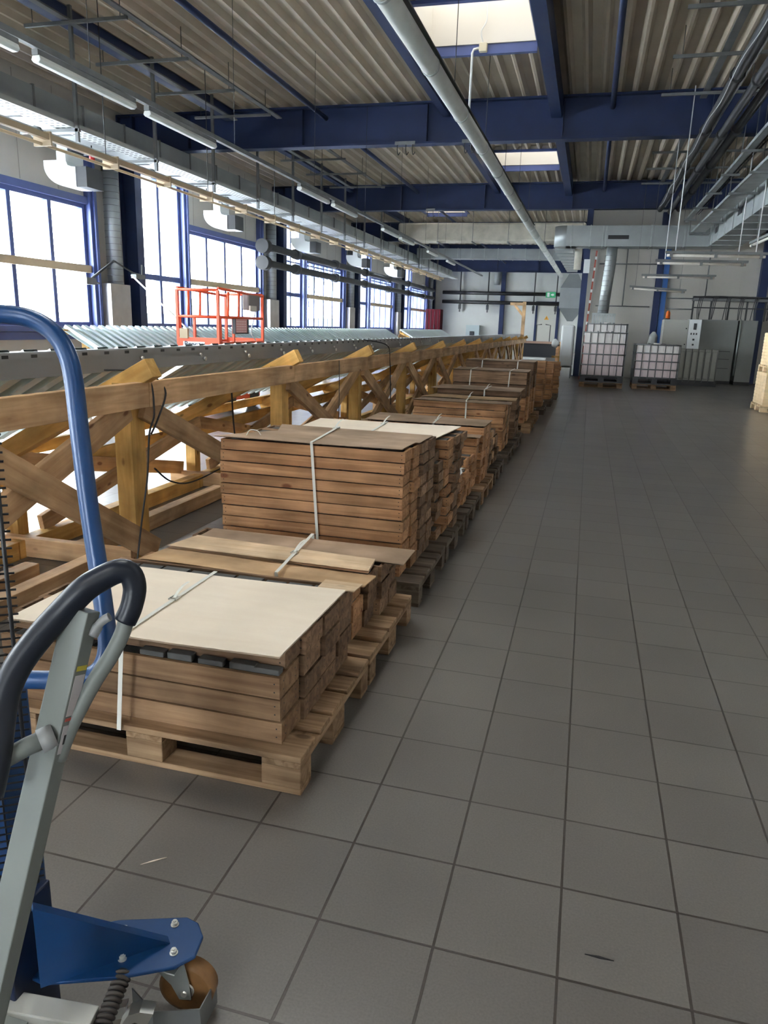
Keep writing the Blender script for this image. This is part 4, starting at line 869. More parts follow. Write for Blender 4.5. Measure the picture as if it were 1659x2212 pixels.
for x in (-3.7, -2.75): b = MB(); b.tube([(x, YF-2.4, .6), (x, YF-2.4, 1.9), (x+(.35 if x < -3 else -.35), YF-2.4, 1.95)], .03, 8); b.build('handrail', DPIPE, t)
for i, z in enumerate((4.08, 3.42)):
    conduit('heating_pipe', (-11.0, YF-.6, z), (-2.3, YF-.6, z), .13, DARK, '%s black pipe running level across the white far wall' % ['upper', 'lower'][i])
for x in (-9.7, -7.6, -4.2, -2.6):
    t = thing('pipe_hanger', (x, YF-.5, 3.2), 'vertical black pipe support on the far wall, %s' % {-9.7:'leftmost', -7.6:'second from the left', -4.2:'third from the left', -2.6:'rightmost'}[x], 'support', 'far wall pipe supports'); b = MB(); b.box((x-.04, YF-.42, 2.7), (x+.04, YF-.3, 5.9)); b.box((x-.09, YF-.45, 2.9), (x+.09, YF-.3, 3.25)); b.build('support_bar', DPIPE, t)
t = thing('exit_sign', (-3.0, YF-.8, 4.0), 'green emergency exit sign with running figure and arrow, on the far pipes', 'sign')
b = MB(); b.box((-3.35, YF-.80, 3.85), (-2.65, YF-.76, 4.25)); b.build('sign_plate', mat('exit_green', (.05,.42,.18), .4), t)
b = MB(); b.box((-3.25, YF-.81, 3.9), (-3.08, YF-.801, 4.2)); b.prism([(0,-.05),(.12,-.05),(.12,-.11),(.24,0),(.12,.11),(.12,.05),(0,.05)], (-2.98, YF-.81, 4.05), (1,0,0), (0,0,1), (0,.008,0)); b.build('pictogram', WPL, t)
t = thing('red_cabinet', (-11.9, 55, 0), 'tall dark red cabinet in the far left corner', 'cabinet')
b = MB(); b.box((-11.4, 53.0, 0), (-10.35, 54.0, 2.75)); b.build('cabinet_body', RED, t); b = MB()
for k in range(4): b.box((-11.3+.26*k, 52.98, .1), (-11.28+.26*k, 53, 2.7))
b.box((-10.8, 52.95, 1.4), (-10.76, 52.98, 1.7)); b.build('cabinet_trim', DARK, t)
t = thing('grey_box', (-9.3, YF-1, 1.1), 'small pale box fixed low on the white far wall', 'box'); b = MB(); b.box((-9.1, YF-.5, 1.0), (-8.1, YF-.012, 1.75)); b.build('box_body', mat('pale_box', (.45,.53,.55), .5), t); b = MB(); b.box((-8.8, YF-.55, .9), (-8.5, YF-.5, 1.3)); b.build('box_handle', DPIPE, t)
t = thing('wall_pipe', (-7, YF-.4, 4.6), 'silver vertical pipe high beside the far wall column', 'pipe'); b = MB(); b.cyl((-7.0, YF-.4, 4.7), (-7.0, YF-.4, 6.4), .22, 20); b.build('pipe_run', SILV, t)
# red and white pole at the wall edge
t = thing('marker_pole', (-.02, 26.0, 0), 'red and white striped pole leaning beside the navy column', 'pole')
b = MB(); b.bar((-.20, 25.87, 0), (-.03, 26.0, 4.1), .05, .05); b.build('pole_body', mat('pole_red', (.28,.06,.04), .6), t)
b = MB()
for k in range(9): z = 1.1+k*.34; x = -.17+.15*(z-.9)/3.2; b.box((x-.028, 25.865, z), (x+.028, 25.88, z+.09))
b.build('white_band', WPL, t)
b = MB(); b.box((-.42, 27.30, 3.5), (-.22, 27.36, 3.95)); tag(b.build('sign_plate', WPL), 'small tilted white plate on the navy aisle column', 'plate')
# ================================================================== CONTROL CABINETS
t = thing('control_cabinet', (2.4, 26.3, .9), 'light grey control cabinet with a white instrument panel and an amber beacon above', 'cabinet')
b = MB(); b.box((2.30, 26.2, 1.05), (3.06, 27.0, 2.02)); b.build('cabinet_body', mat('cabinet_light', (.36,.36,.33), .5), t, .01)
b = MB(); b.box((3.07, 26.15, 1.0), (3.44, 27.0, 2.04)); b.build('instrument_panel', mat('panel_white', (.66,.69,.70), .45), t, .01)
b = MB()
for x in (3.16, 3.24, 3.32): b.box((x-.02, 26.14, 1.56), (x+.02, 26.15, 1.62))
b.box((3.21, 26.14, 1.72), (3.30, 26.15, 1.92)); b.cyl((3.25, 26.15, 1.25), (3.25, 26.12, 1.25), .03, 12); b.box((3.22, 26.14, 1.38), (3.28, 26.15, 1.44)); b.build('gauge', DPIPE, t)
b = MB(); b.cyl((3.0, 26.19, 1.75), (3.0, 26.16, 1.75), .02); b.cyl((3.0, 26.19, 1.25), (3.0, 26.16, 1.25), .02); b.build('knob', DARK, t)
b = MB(); b.box((2.35, 26.4, 0), (3.4, 26.9, 1.0)); b.build('cabinet_stand', DPIPE, t)
t = thing('beacon', (2.42, 26.5, 2.04), 'orange warning beacon on the light grey control cabinet', 'light'); b = MB(); b.tube([(2.42, 26.5, 2.06), (2.42, 26.5, 2.24), (2.42, 26.5, 2.30)], [.07, .07, .03], 16); b.build('beacon_lens', mat('beacon_orange', (.65,.13,.02), .3), t); b = MB(); b.cyl((2.42, 26.5, 2.03), (2.42, 26.5, 2.06), .08); b.build('beacon_base', DARK, t)
t = thing('electrical_cabinet', (3.5, 27, 0), 'wide dim grey electrical cabinet behind the instrument panel', 'cabinet')
b = MB(); b.box((3.5, 26.8, .1), (4.62, 27.5, 2.06)); b.build('cabinet_body', CABM, t, .01); b = MB(); b.box((3.5, 26.82, 0), (4.62, 27.5, .1)); b.build('plinth', DARK, t)
b = MB(); b.box((3.75, 26.79, 1.05), (4.5, 26.8, 1.07)); b.box((3.75, 26.79, .8), (4.5, 26.8, .82)); b.box((3.75, 26.79, .5), (4.5, 26.8, .52)); b.build('vent_slot', DPIPE, t)
t = thing('electrical_cabinet', (4.7, 27, 0), 'narrow dark grey electrical cabinet at the right end', 'cabinet')
b = MB(); b.box((4.72, 26.7, .1), (5.2, 27.5, 2.06)); b.build('cabinet_body', CABM, t, .01); b = MB(); b.box((4.72, 26.72, 0), (5.2, 27.5, .1)); b.build('plinth', DARK, t); b = MB(); b.box((5.2, 26.9, 1.2), (5.25, 27.1, 1.5)); b.build('door_lever', DARK, t)
b = MB(); b.cyl((4.67, 26.65, .3), (4.67, 26.65, 2.1), .025, 10); tag(b.build('standpipe', GALV), 'thin grey pipe between the two electrical cabinets', 'pipe')
t = thing('cable_tray', (3.2, 27.2, 2.65), 'sagging cable tray over the electrical cabinets with cables dropping down', 'cable tray')
b = MB(); b.box((3.2, 27.0, 2.66), (8.5, 27.4, 2.70)); b.box((3.2, 26.98, 2.66), (8.5, 27.0, 2.74)); b.build('tray_channel', GALVD, t)
for i in range(5): b = MB(); b.box((3.2+i*.55, 27.1, 2.05), (3.25+i*.55, 27.15, 2.66)); b.build('tray_leg', DPIPE, t)
b = MB(); b.box((3.2, 27.1, 2.42), (6, 27.14, 2.46)); b.build('cross_bar', DPIPE, t)
b = MB()
for i in range(18):
    x = 3.35+(i % 6)*.42+.05*(i//6); b.tube(smooth_path([(x+.1, 27.1, 2.76), (x+.03, 26.97, 2.72), (x, 27.0, 2.4), (x+random.uniform(-.04,.04), 27.05, 2.07)], 4), .012, 6)
for i in range(5): b.tube(smooth_path([(3.2+k*.5, 27.15+.03*i, 2.76+.05*random.random()) for k in range(8)], 3), .02, 6)
each(b, 'cable', DPIPE, t)
t = thing('hanging_bag', (1.9, 27.3, 1.0), 'white and brown bag hung beside the blue wall column', 'bag'); b = MB(); b.tube([(2.5-.45, 27.2, .85), (2.07, 27.2, 1.15)], [.14, .16], 12); b.build('lower_part', mat('brown_bag', (.30,.13,.05), .7), t); b = MB(); b.tube([(2.07, 27.2, 1.15), (2.1, 27.2, 1.5), (2.1, 27.2, 1.62)], [.16, .13, .04], 12); b.build('upper_part', BAG, t)
for i, (p, q_) in enumerate((((.1, 27.8, 2.45), (1.9, 27.8, 2.45)), ((2.45, 27.8, 2.75), (3.3, 27.8, 2.75)), ((2.45, 27.8, 2.4), (3.3, 27.8, 2.4)), ((1.0, 27.8, 2.45), (1.0, 27.8, 5.0)), ((3.65, 27.8, 2.8), (3.65, 27.8, 5.0)), ((.1, 27.8, 3.85), (2.2, 27.8, 3.85)))):
    conduit('wall_conduit', p, q_, .02, GALVD, 'thin conduit on the beige wall, %s' % ['low level run left of the blue column', 'upper level run right of the blue column', 'lower level run right of the blue column', 'upright above the extract pipe side', 'upright right of the blue column', 'level run under the ceiling duct'][i])
# ================================================================== PALE CRATES ON THE RIGHT
def crates(x0, y0, z0, label_s, nm, rows=8, base=None):
    make_pallet((x0, y0, z0), 'pale new pallet under the cream crates at the right edge, %s one' % nm, CREAM, 1.2, 1.0, 'pale pallets at the right edge')
    b = MB(); H = .068
    pr = None
    for k in range(rows):
        for j in range(4):
            if pr is None:
                b = MB(); b.box((0, 0, 0), (1.14, .238, H-.012)); b.box((.006, .006, H-.012), (1.134, .232, H-.002)); pr = b.build('pale_crate', CRT, None, .003); o = pr
            else: o = pr.copy(); C.objects.link(o)
            o.location = (x0+.03, y0+.01+j*.247, z0+.146+k*H); tag(o, 'cream crate, %s tier at right edge, %s layer up, %s column' % (nm, ORD[k], ORD[j]), 'crate', 'cream crates at the right edge')
crates(3.66, 17.3, 0, '', 'lower', 10); crates(3.70, 17.3, .83, '', 'upper', 10)
crates(4.95, 16.9, 0, '', 'lower right', 10)
# ================================================================== SCISSOR LIFT
t = thing('scissor_lift', (-6.2, 10.7, 0), 'orange scissor lift with a guard rail, standing between the two corrugated sheets', 'lift')
LX0, LX1, LY0, LY1, ZD, ZT = -6.71, -5.96, 11.4, 13.15, 1.14, 2.06
b = MB(); r = .022; zm = 1.60
def lt(*a): b.tube(list(a), r, 8)
for x in (LX0, LX1):
    lt((x, LY0, ZT), (x, LY1, ZT-.06)); lt((x, LY0, zm), (x, LY1, zm)); 
    for y in (LY0, LY1): b.bar((x, y, ZD), (x, y, ZT-.03), .045, .045)
    for y in (LY0+.06, LY0+.55): b.bar((x, y, ZD), (x, y, zm), .04, .04)
    for y in (LY0+.35, LY0+.75): lt((x, y, zm), (x, y+.03, ZT-.04))
for y in (LY0, LY1): lt((LX0, y, ZT-.03), (LX1, y, ZT-.03)); lt((LX0, y, zm), (LX1, y, zm))
b.box((LX1-.01, LY0, ZD-.08), (LX1+.02, LY1, ZD+.06)); b.box((LX0-.02, LY0, ZD-.08), (LX0+.01, LY1, ZD+.06)); b.box((LX0, LY0-.02, ZD-.08), (LX1, LY0+.01, ZD+.12)); b.box((LX0, LY1, ZD-.08), (LX1, LY1+.02, ZD+.1))
b.build('guard_rail', ORANGE, t)
b = MB(); b.box((LX0+.01, LY0+.01, ZD-.05), (LX1-.01, LY1-.01, ZD)); b.build('platform_deck', GALVD, t)
b = MB(); b.box((LX0, LY0+.15, .18), (LX1, LY1-.15, .55)); b.build('chassis', ORANGE, t)
for y in (LY0+.4, LY1-.4):
    for x in (LX0+.05, LX1-.05): b = MB(); b.tube([(x-.06, y, .19), (x+.06, y, .19)], .19, 20); b.build('wheel', DARK, t)
b = MB()
for x in (LX0+.12, LX1-.12): b.bar((x, LY0+.25, .57), (x, LY1-.25, 1.03), .04, .07); b.bar((x+.03, LY1-.25, .57), (x+.03, LY0+.25, 1.03), .04, .07)
each(b, 'scissor_arm', DPIPE, t)
b = MB(); b.box((LX1-.12, LY1-.62, 1.74), (LX1+.02, LY1-.12, 2.03)); o = b.build('control_box', mat('lift_control_grey', (.20,.17,.17), .5), t, .03)
b = MB(); b.box((LX1+.021, LY1-.62, 1.72), (LX1+.05, LY1-.36, 1.82)); b.build('control_label', mat('control_cream', (.62,.55,.48), .5), t)
b = MB(); b.box((LX1+.0, LY0+.50, 1.33), (LX1+.06, LY0+1.03, 1.58)); b.build('document_box', DARK, t)
b = MB(); b.box((LX1+.061, LY0+.52, 1.35), (LX1+.064, LY0+.95, 1.58)); b.build('red_sign', mat('pink_sign', (.70,.32,.32), .5), t)
b = MB()
for r_ in range(5):
    for c_ in range(6): b.box((LX1+.0642, LY0+.54+c_*.065, 1.36+r_*.042), (LX1+.0646, LY0+.585+c_*.065, 1.38+r_*.042))
b.build('sign_print', mat('sign_print_pale', (.85,.62,.62), .5), t)
b = MB(); b.box((LX0+.05, LY0-.05, 1.24), (LX0+.2, LY0+.0, 1.40)); b.build('socket_box', BEIGE, t)
b = MB(); b.box((LX0+.1, LY0-.024, ZD-.06), (LX0+.5, LY0-.0205, ZD+.05)); b.build('name_plate', WPL, t)
fc = bpy.data.curves.new('lift_lettering', 'FONT'); fc.body = 'Bronto'; fc.size = .13; fc.extrude = .0015; fc.align_x = 'LEFT'
fo = bpy.data.objects.new('tmp_text', fc); fc.fill_mode = 'BOTH'; C.objects.link(fo); bpy.context.view_layer.update(); me = bpy.data.meshes.new_from_object(fo.evaluated_get(bpy.context.evaluated_depsgraph_get())); bpy.data.objects.remove(fo); fo = bpy.data.objects.new('lift_lettering', me); C.objects.link(fo); fo.parent = t; fo.rotation_euler = (math.pi/2, 0, 0); fo.location = (LX0+.12+6.2, LY0-.026-10.7, ZD-.035); fo.data.materials.append(BLUE)
b = MB(); b.tube(smooth_path([(LX1, LY1-.3, 1.74), (LX1, LY1-.4, 1.55), (LX1, LY1-.5, 1.35), (LX1, LY1-.3, 1.2)], 4), .01, 8); b.build('control_cable', WPL, t)
# ================================================================== JOINTED ARM AND POLE BY THE WINDOW
t = thing('jointed_arm', (-11.4, 15.6, 2.6), 'black jointed mounting arm fixed beside the first spiral duct', 'arm')
b = MB(); b.bar((-11.80, 16.42, 2.33), (-11.2, 15.3, 2.33), .04, .04); b.build('arm_bracket', GALVD, t)
b = MB(); b.tube([(-11.2, 15.3, 2.38), (-11.2, 16.2, 2.85)], .03, 8); b.tube([(-11.2, 16.2, 2.85), (-11.2, 17.0, 2.62), (-11.2, 17.3, 2.60)], .022, 8); b.build('arm_link', DPIPE, t)
b = MB(); b.box((-11.3, 15.0, 2.25), (-11.1, 15.35, 2.40)); b.box((-11.25, 16.95, 2.50), (-11.1, 17.35, 2.60)); b.cyl((-11.2, 17.35, 2.5), (-11.2, 17.37, 2.85), .02, 8); b.build('arm_head', GALVD, t)
t = thing('leaning_pole', (-11.3, 16.9, 2.5), 'long thin white pole leaning from the jointed arm down to the far corrugated sheet', 'pole')
b = MB(); b.cyl((-11.0, 16.6, 2.55), (-7.55, 13.45, 1.23), .02, 8); b.build('pole_body', mat('pole_grey_pink', (.55,.48,.48), .5), t)
# ================================================================== OUTDOORS
b = MB(); b.box((-140, -80, -.4), (XL-.3, 160, -.15)); o = b.build('snowy_ground', mat('snow_ground', (.75,.77,.8), .9)); tag(o, 'bright open ground outside the windows', 'ground')
def tree(x, y, h, kind, label):
    t = thing('outdoor_tree', (x, y, -.15), label, 'tree', 'trees outside the windows'); random.seed(int(abs(x*7+y)))
    if kind == 'cone':
        b = MB(); b.smooth = True; rows = []
        for i in range(15):
            u = i/14; rr = h*.2*math.sin(math.pi*min(1, .12+.88*u))**.8*(1.0 if u < .6 else 1-.5*(u-.6)); rows.append([(x+rr*math.cos(a)*(1+.12*random.uniform(-1, 1)), y+rr*math.sin(a)*(1+.12*random.uniform(-1, 1)), -.1+h*u) for a in [2*math.pi*k/16 for k in range(16)]]); rows[-1].append(rows[-1][0])
        b.grid(rows); b.build('foliage', TREE, t)
    else:
        b = MB()
        def br(p, d, l, r, n):
            q_ = p+d*l; b.tube([p, q_], [r, r*.6], 5)
            if n: 
                for k in range(3): br(q_, (d+Vector((random.uniform(-.8,.8), random.uniform(-.8,.8), random.uniform(-.1,.6)))).normalized(), l*.72, r*.55, n-1)
        br(Vector((x, y, -.2)), Vector((0, 0, 1)), h*.3, .22, 4); b.build('branches', BARK, t)
b = MB(); b.box((-95, 138, -.3), (-38, 141, 2.4)); tag(b.build('distant_hall', mat('distant_blue', (.022,.027,.033), .9)), 'low pale blue building far outside the windows', 'building')
tree(-45, 77, 7.0, 'cone', 'pale green conical tree outside, seen through the tall narrow window')
for i, (x, y) in enumerate(((-35, 90), (-40, 105), (-34, 112), (-40, 130), (-30, 128))): tree(x, y, 11+i, 'bare', 'bare tree outside the far windows, %s from the left' % ORD[i])
# ================================================================== FOREGROUND: BLUE LIFTING TROLLEY
t = thing('lifting_trolley', (-1.1, 1.2, 0), 'blue tubular hand lifting trolley with black wire guard and a castor, at the left edge', 'trolley')
D = 1.31
path = [at(-420, 735, D+.10), at(-200, 690, D+.05), at(-60, 679, D+.01), at(20, 680, D), at(75, 692, D), at(118, 722, D), at(146, 768, D), at(160, 830, D), at(174, 950, D), at(193, 1100, D), at(214, 1240, D), at(229, 1350, D), at(232, 1400, D), at(222, 1436, D), at(196, 1460, D), at(150, 1468, D), at(50, 1468, D+.02), at(-80, 1466, D+.05), at(-300, 1462, D+.1)]
b = MB(); b.tube(smooth_path(path, 6), .0165, 20); b.build('push_handle', BLUET, t)
EX, EY = -1.05, 1.115
dv = Vector((-.80, -.55, 0)).normalized()
b = MB(); 
b.cyl((EX, EY, .33), (EX, EY, 1.62), .0042, 8)
for k in range(1, 6): p = Vector((EX, EY, 0))+dv*.05*k; b.cyl((p.x, p.y, .33), (p.x, p.y, 1.62), .0022, 6)
z = .34
while z < 1.6: p = Vector((EX, EY, z))-dv*.014; q_ = Vector((EX, EY, z))+dv*.28; b.cyl(p, q_, .0023, 6); z += .017
b.build('wire_guard', DARK, t)
# mast behind the guard
m0 = Vector((EX, EY, 0))+dv*.03+Vector((-.03, .05, 0)); b = MB(); b.box((m0.x-.12, m0.y-.04, .10), (m0.x-.005, m0.y+.06, .80)); b.build('mast', BLUET, t, .006)
b = MB(); b.box((-1.16, 1.00, .02), (-1.03, 1.13, .36)); b.build('mast_foot', mat('dark_navy_enamel', (.006,.014,.045), .35), t, .004)
# bracket plate, gusset, bolts
PL = [(-.725, 1.205), (-.735, 1.26), (-.765, 1.292), (-.80, 1.30), (-.95, 1.245), (-1.10, 1.15), (-1.10, 1.06), (-1.0, 1.048), (-.86, 1.105), (-.755, 1.165)]
b = MB(); b.prism(PL, (0, 0, .163), (1,0,0), (0,1,0), (0,0,.009)); b.build('bracket_plate', BLUET, t, .003)
b = MB(); A, B_, C_ = Vector((-.805, 1.225, .172)), Vector((-1.0, 1.04, .172)), Vector((-1.0, 1.04, .375)); nn = Vector((.19, -.19, 0)).normalized()
b.v += [tuple(p+nn*s_) for s_ in (0, .006) for p in (A, B_, C_)]; b._f([(0,1,2), (5,4,3), (0,3,4,1), (1,4,5,2), (2,5,3,0)]); b.build('gusset', BLUET, t)
b = MB(); b.bar(C_, A, .022, .005); b.build('gusset_edge', BLUET, t)
for (x, y) in ((-.815, 1.270), (-.775, 1.198), (-.875, 1.150), (-.915, 1.220)):
    b = MB(); b.tube([(x, y, .172), (x, y, .174)], .0095, 16); b.tube([(x, y, .174), (x, y, .182)], .0072, 6); b.tube([(x, y, .182), (x, y, .185)], .004, 8); b.build('bolt', ZINC, t)
# castor
t2 = t; wc = Vector((-.757, 1.226, .066)); ax = Vector((.15, -.99, .0)).normalized()
b = MB(); b.tube([wc-ax*.019, wc-ax*.016, wc+ax*.016, wc+ax*.019], [.055, .065, .065, .055], 36); b.build('castor_wheel', WHEEL, t)
b = MB(); b.tube([wc-ax*.024, wc+ax*.024], .020, 18); b.tube([wc-ax*.034, wc+ax*.034], .007, 10); b.build('castor_axle', ZINC, t)
b = MB(); side = Vector((-ax.y, ax.x, 0))
tc_ = Vector((-.80, 1.215, .158))
for s_ in (-1, 1):
    o_ = wc+ax*(s_*.028); b.prism([(-.016, -.016), (.012, -.018), (.030, .02), (.088, .082), (.088, .090), (.0, .090), (-.012, .03)], o_-ax*.0015, side*(-1 if side.x > 0 else 1), (0,0,1), ax*.003)
b.tube([tc_-Vector((0,0,.01)), tc_+Vector((0,0,.005))], .035, 24); b.box((-.86, 1.165, .147), (-.755, 1.245, .151)); b.build('castor_fork', GALV, t)
b = MB(); g0, g1, g2, g3 = Vector((-.697, 1.245, 0)), Vector((-.695, 1.165, 0)), Vector((-.79, 1.130, 0)), Vector((-.868, 1.168, 0))
for p, q_ in ((g0, g1), (g1, g2), (g2, g3)):
    b.bar(p+Vector((0,0,.042)), q_+Vector((0,0,.042)), .0025, .068)
b.build('foot_guard', GALVD, t)
b = MB(); b.prism([(0,0),(.035,.012),(.06,.0),(.075,.03),(.045,.036),(.02,.03)], (-.85, 1.105, .072), (.9,.35,.0), (0,.1,1), (.01,-.03,.0)); b.build('brake_pedal', ZINC, t)
b = MB(); b.prism([(0,0),(.03,.0),(.035,.03),(.01,.025)], (-.88, 1.115, .062), (.9,.3,.1), (0,.1,1), (.006,-.02,.0)); b.build('brake_tab', ZINC, t)
# ================================================================== FOREGROUND: PALLET TRUCK HANDLE
t = thing('hand_pallet_truck', (-.85, .70, 0), 'grey hand pallet truck handle with dark looped grip, leaning in front of the blue trolley', 'pallet truck')
T0 = at(178, 1315, 1.15); T1 = at(42, 1900, 1.15); dr = (T1-T0).normalized(); T2 = T0+dr*((T0.z-.30)/-dr.z)
fwd = ray(120, 1600).normalized()
up_ = (fwd - dr*fwd.dot(dr)).normalized(); rgt = dr.cross(up_).normalized()
upm = (up_*.80+rgt*.60).normalized()
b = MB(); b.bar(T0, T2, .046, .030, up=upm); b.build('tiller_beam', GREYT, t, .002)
g = [at(270, 1342, 1.165), at(284, 1310, 1.165), at(291, 1270, 1.165), at(281, 1240, 1.16), at(255, 1234, 1.155), at(215, 1252, 1.15), at(180, 1275, 1.145), at(130, 1326, 1.14), at(80, 1382, 1.13), at(38, 1440, 1.12), at(12, 1500, 1.11), at(0, 1570, 1.10), at(-8, 1640, 1.09), at(-25, 1720, 1.08)]
sp_ = smooth_path(g, 5); b = MB(); b.tube(sp_, [.0175]*6+[.0175+.0035*min(1, i/25) for i in range(len(sp_)-6)], 20); b.build('grip', RUB, t)
g = [at(276, 1325, 1.165), at(264, 1368, 1.165), at(240, 1416, 1.165), at(210, 1462, 1.165), at(180, 1515, 1.16), at(150, 1575, 1.155), at(125, 1640, 1.15)]
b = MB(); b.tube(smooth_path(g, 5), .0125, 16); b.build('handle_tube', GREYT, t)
g = [at(100, 1594, 1.135), at(60, 1612, 1.12), at(0, 1645, 1.10), at(-60, 1675, 1.08)]
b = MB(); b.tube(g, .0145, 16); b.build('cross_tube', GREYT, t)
b = MB(); b.tube([at(118, 1587, 1.14), at(86, 1602, 1.13)], .019, 18); b.build('collar', FLASH, t)
b = MB(); b.tube(smooth_path([at(200, 1372, 1.15), at(213, 1350, 1.15), at(226, 1338, 1.15), at(237, 1332, 1.15)], 5), [.009]*5+[.007]*11, 10); b.build('release_lever', FLASH, t)
# stickers on the dark side of the beam
sd = rgt if (rgt.dot(RT) > 0) else -rgt
def sticker(s0, s1, m_, name, w=.022, off=.0006):
    e = (up_*-.6+sd*.8).normalized()             # outward normal of the right hand face
    e = upm.cross(dr).normalized(); e = e if e.dot(RT) > 0 else -e
    wv = upm.normalized(); c = T0+dr*s0+e*(.023+off); b = MB()
    n = len(b.v); pts = [c-wv*w/2, c+wv*w/2, c+wv*w/2+dr*(s1-s0), c-wv*w/2+dr*(s1-s0)]
    b.v += [tuple(p) for p in pts]+[tuple(p+e*.0004) for p in pts]; b._f([(0,3,2,1),(4,5,6,7),(0,1,5,4),(1,2,6,5),(2,3,7,6),(3,0,4,7)]); return b.build(name, m_, t)
sticker(.085, .093, mat('label_yellow', (.55,.45,.05), .5), 'yellow_strip'); sticker(.10, .165, mat('label_pale', (.50,.47,.49), .5), 'label'); sticker(.168, .173, mat('label_red', (.45,.08,.06), .5), 'red_strip'); sticker(.18, .225, mat('label_pale', (.5,.47,.49), .5), 'label'); sticker(.195, .210, DARK, 'label_mark', .011, .0012)
# base of the truck
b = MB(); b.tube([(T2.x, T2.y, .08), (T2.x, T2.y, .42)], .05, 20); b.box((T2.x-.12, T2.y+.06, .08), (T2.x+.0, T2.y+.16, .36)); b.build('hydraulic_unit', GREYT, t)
for s_ in (-.05, .05): b = MB(); b.tube([(T2.x+s_-.02, T2.y-.02, .08), (T2.x+s_+.02, T2.y-.02, .08)], .08, 24); b.build('steer_wheel', DARK, t)
b = MB(); a0 = Vector((-1.11, .985, .155)); a1 = Vector((-.868, 1.035, .125)); b.bar(a0, a1, .05, .035); b.bar(a0, (T2.x-.1, T2.y+.1, .16), .06, .035); b.build('foot_bar', mat('pale_grey_paint', (.55,.55,.52), .45), t, .003)
b = MB(); s0, s1 = at(270, 2096, 1.62), at(212, 2240, 1.52); b.tube([s0, s1], .0135, 16); b.build('spring_core', DPIPE, t)
b = MB(); dd = (s1-s0); n_ = 20*12; L_ = dd.length; dn = dd.normalized(); u1 = dn.cross(Vector((0,0,1))).normalized(); u2 = dn.cross(u1)
b.tube([s0+dn*(L_*i/n_)+u1*(.0155*math.cos(i*2*math.pi/20))+u2*(.0155*math.sin(i*2*math.pi/20)) for i in range(n_+1)], .0045, 8); b.build('spring_coil', mat('spring_brown', (.055,.045,.04), .5), t)
# ================================================================== FLOOR BITS
def flat_bit(name, p, q, w, m_, label, cat='splinter'):
    p, q = Vector(p), Vector(q); d = (q-p).normalized(); s_ = Vector((-d.y, d.x, 0)); mid = (p+q)/2; b = MB()
    n = len(b.v); pts = [p, mid+s_*w*.6, q, mid-s_*w*.4]; b.v += [tuple(x+Vector((0,0,.0005))) for x in pts]+[tuple(x+Vector((0,0,.003))) for x in pts]
    b._f([(0,3,2,1),(4,5,6,7),(0,1,5,4),(1,2,6,5),(2,3,7,6),(3,0,4,7)]); return tag(b.build(name, m_), label, cat)
def fl(px, py): r = ray(px, py); s_ = -HC/r.z; return CAM+r*s_
flat_bit('wood_splinter', fl(303, 1869), fl(361, 1853), .005, PLY, 'thin pale wood splinter on the floor before the nearest pallet')
flat_bit('dark_chip', fl(1263, 2062), fl(1326, 2077), .007, DARK, 'thin dark sliver on the floor at the lower right')
b = MB(); c0 = fl(415, 1090)
for k in range(14):
    a = random.uniform(0, 6.28); rr = random.uniform(0, .12); b.tube([(c0.x+rr*math.cos(a), c0.y+rr*.6*math.sin(a), .001), (c0.x+rr*math.cos(a)+random.uniform(-.04,.04), c0.y+rr*.6*math.sin(a)+random.uniform(-.03,.03), .012)], random.uniform(.004,.012), 5)
tag(b.build('debris_pile', DPIPE), 'small heap of dark scraps on the floor behind the first bay of the timber frame', 'debris')
b = MB(); c0 = fl(45, 1262)
for k in range(8): b.tube(smooth_path([(c0.x+random.uniform(-.1,.1), c0.y+random.uniform(-.06,.06), .006) for _ in range(4)], 4), .004, 5)
tag(b.build('wire_scraps', DARK), 'tangle of dark wire on the floor at the left behind the wire guard', 'wire')
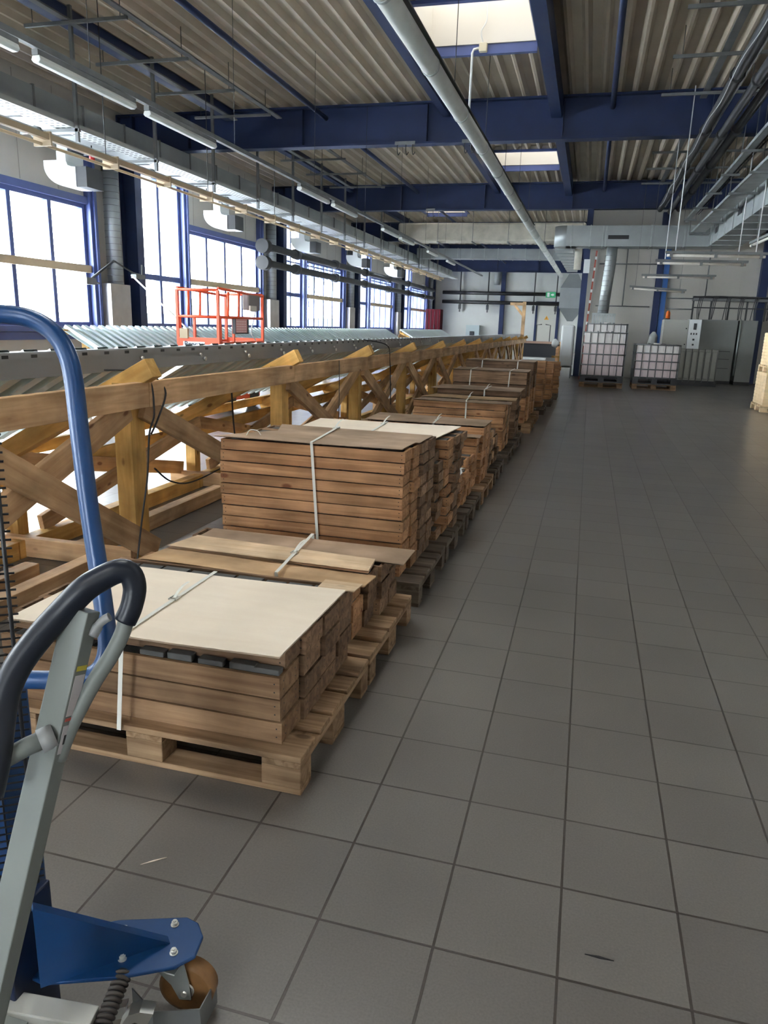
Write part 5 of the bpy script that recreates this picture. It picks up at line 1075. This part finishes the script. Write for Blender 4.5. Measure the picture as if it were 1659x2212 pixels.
# ================================================================== LIGHT
w = bpy.data.worlds.new('overcast_sky'); bpy.context.scene.world = w; w.use_nodes = True; nt = w.node_tree; N = nt.nodes
bg = N['Background']; bg.inputs[1].default_value = 16.5
tc = N.new('ShaderNodeTexCoord'); sx = N.new('ShaderNodeSeparateXYZ'); nt.links.new(tc.outputs['Generated'], sx.inputs[0])
cr = N.new('ShaderNodeValToRGB'); cr.color_ramp.elements[0].position = .45; cr.color_ramp.elements[0].color = (.80,.84,.88,1); cr.color_ramp.elements[1].position = .75; cr.color_ramp.elements[1].color = (.92,.97,1,1)
mr = N.new('ShaderNodeMapRange'); mr.inputs[1].default_value = -1; mr.inputs[2].default_value = 1; nt.links.new(sx.outputs[2], mr.inputs[0]); nt.links.new(mr.outputs[0], cr.inputs[0]); nt.links.new(cr.outputs[0], bg.inputs[0])
S = bpy.context.scene
S.view_settings.view_transform = 'Standard'; S.view_settings.look = 'None'; S.view_settings.gamma = 1; S.view_settings.use_curve_mapping = False; S.view_settings.exposure = 1.38
try:
    S.cycles.max_bounces = 10; S.cycles.diffuse_bounces = 6; S.cycles.glossy_bounces = 4; S.cycles.transparent_max_bounces = 12; S.cycles.sample_clamp_indirect = 8
except Exception: pass
for _o in bpy.data.objects:
    if _o.get('label') and not 4 <= len(_o['label'].split()) <= 16: print('LONGLABEL', _o['label'])
def sub_part(kids, host):                      # small pieces belong to the part that carries them
    for h in [o for o in bpy.data.objects if o.name.split('.')[0] == host]:
        for k in [o for o in h.parent.children if o.name.split('.')[0] in kids] if h.parent else []: k.parent = h
sub_part({'castor_wheel', 'castor_axle', 'brake_pedal', 'brake_tab', 'foot_guard'}, 'castor_fork'); sub_part({'gusset_edge'}, 'gusset')
sub_part({'red_sign', 'sign_print'}, 'document_box'); sub_part({'control_label', 'control_cable'}, 'control_box'); sub_part({'gauge'}, 'instrument_panel')
sub_part({'lift_lettering'}, 'name_plate'); sub_part({'warning_mark'}, 'warning_triangle'); sub_part({'loose_end'}, 'buckle'); sub_part({'pictogram'}, 'sign_plate')
sub_part({'spring_coil'}, 'spring_core'); sub_part({'label_mark'}, 'label')
sub_part({'outlet_grille'}, 'outlet_body')
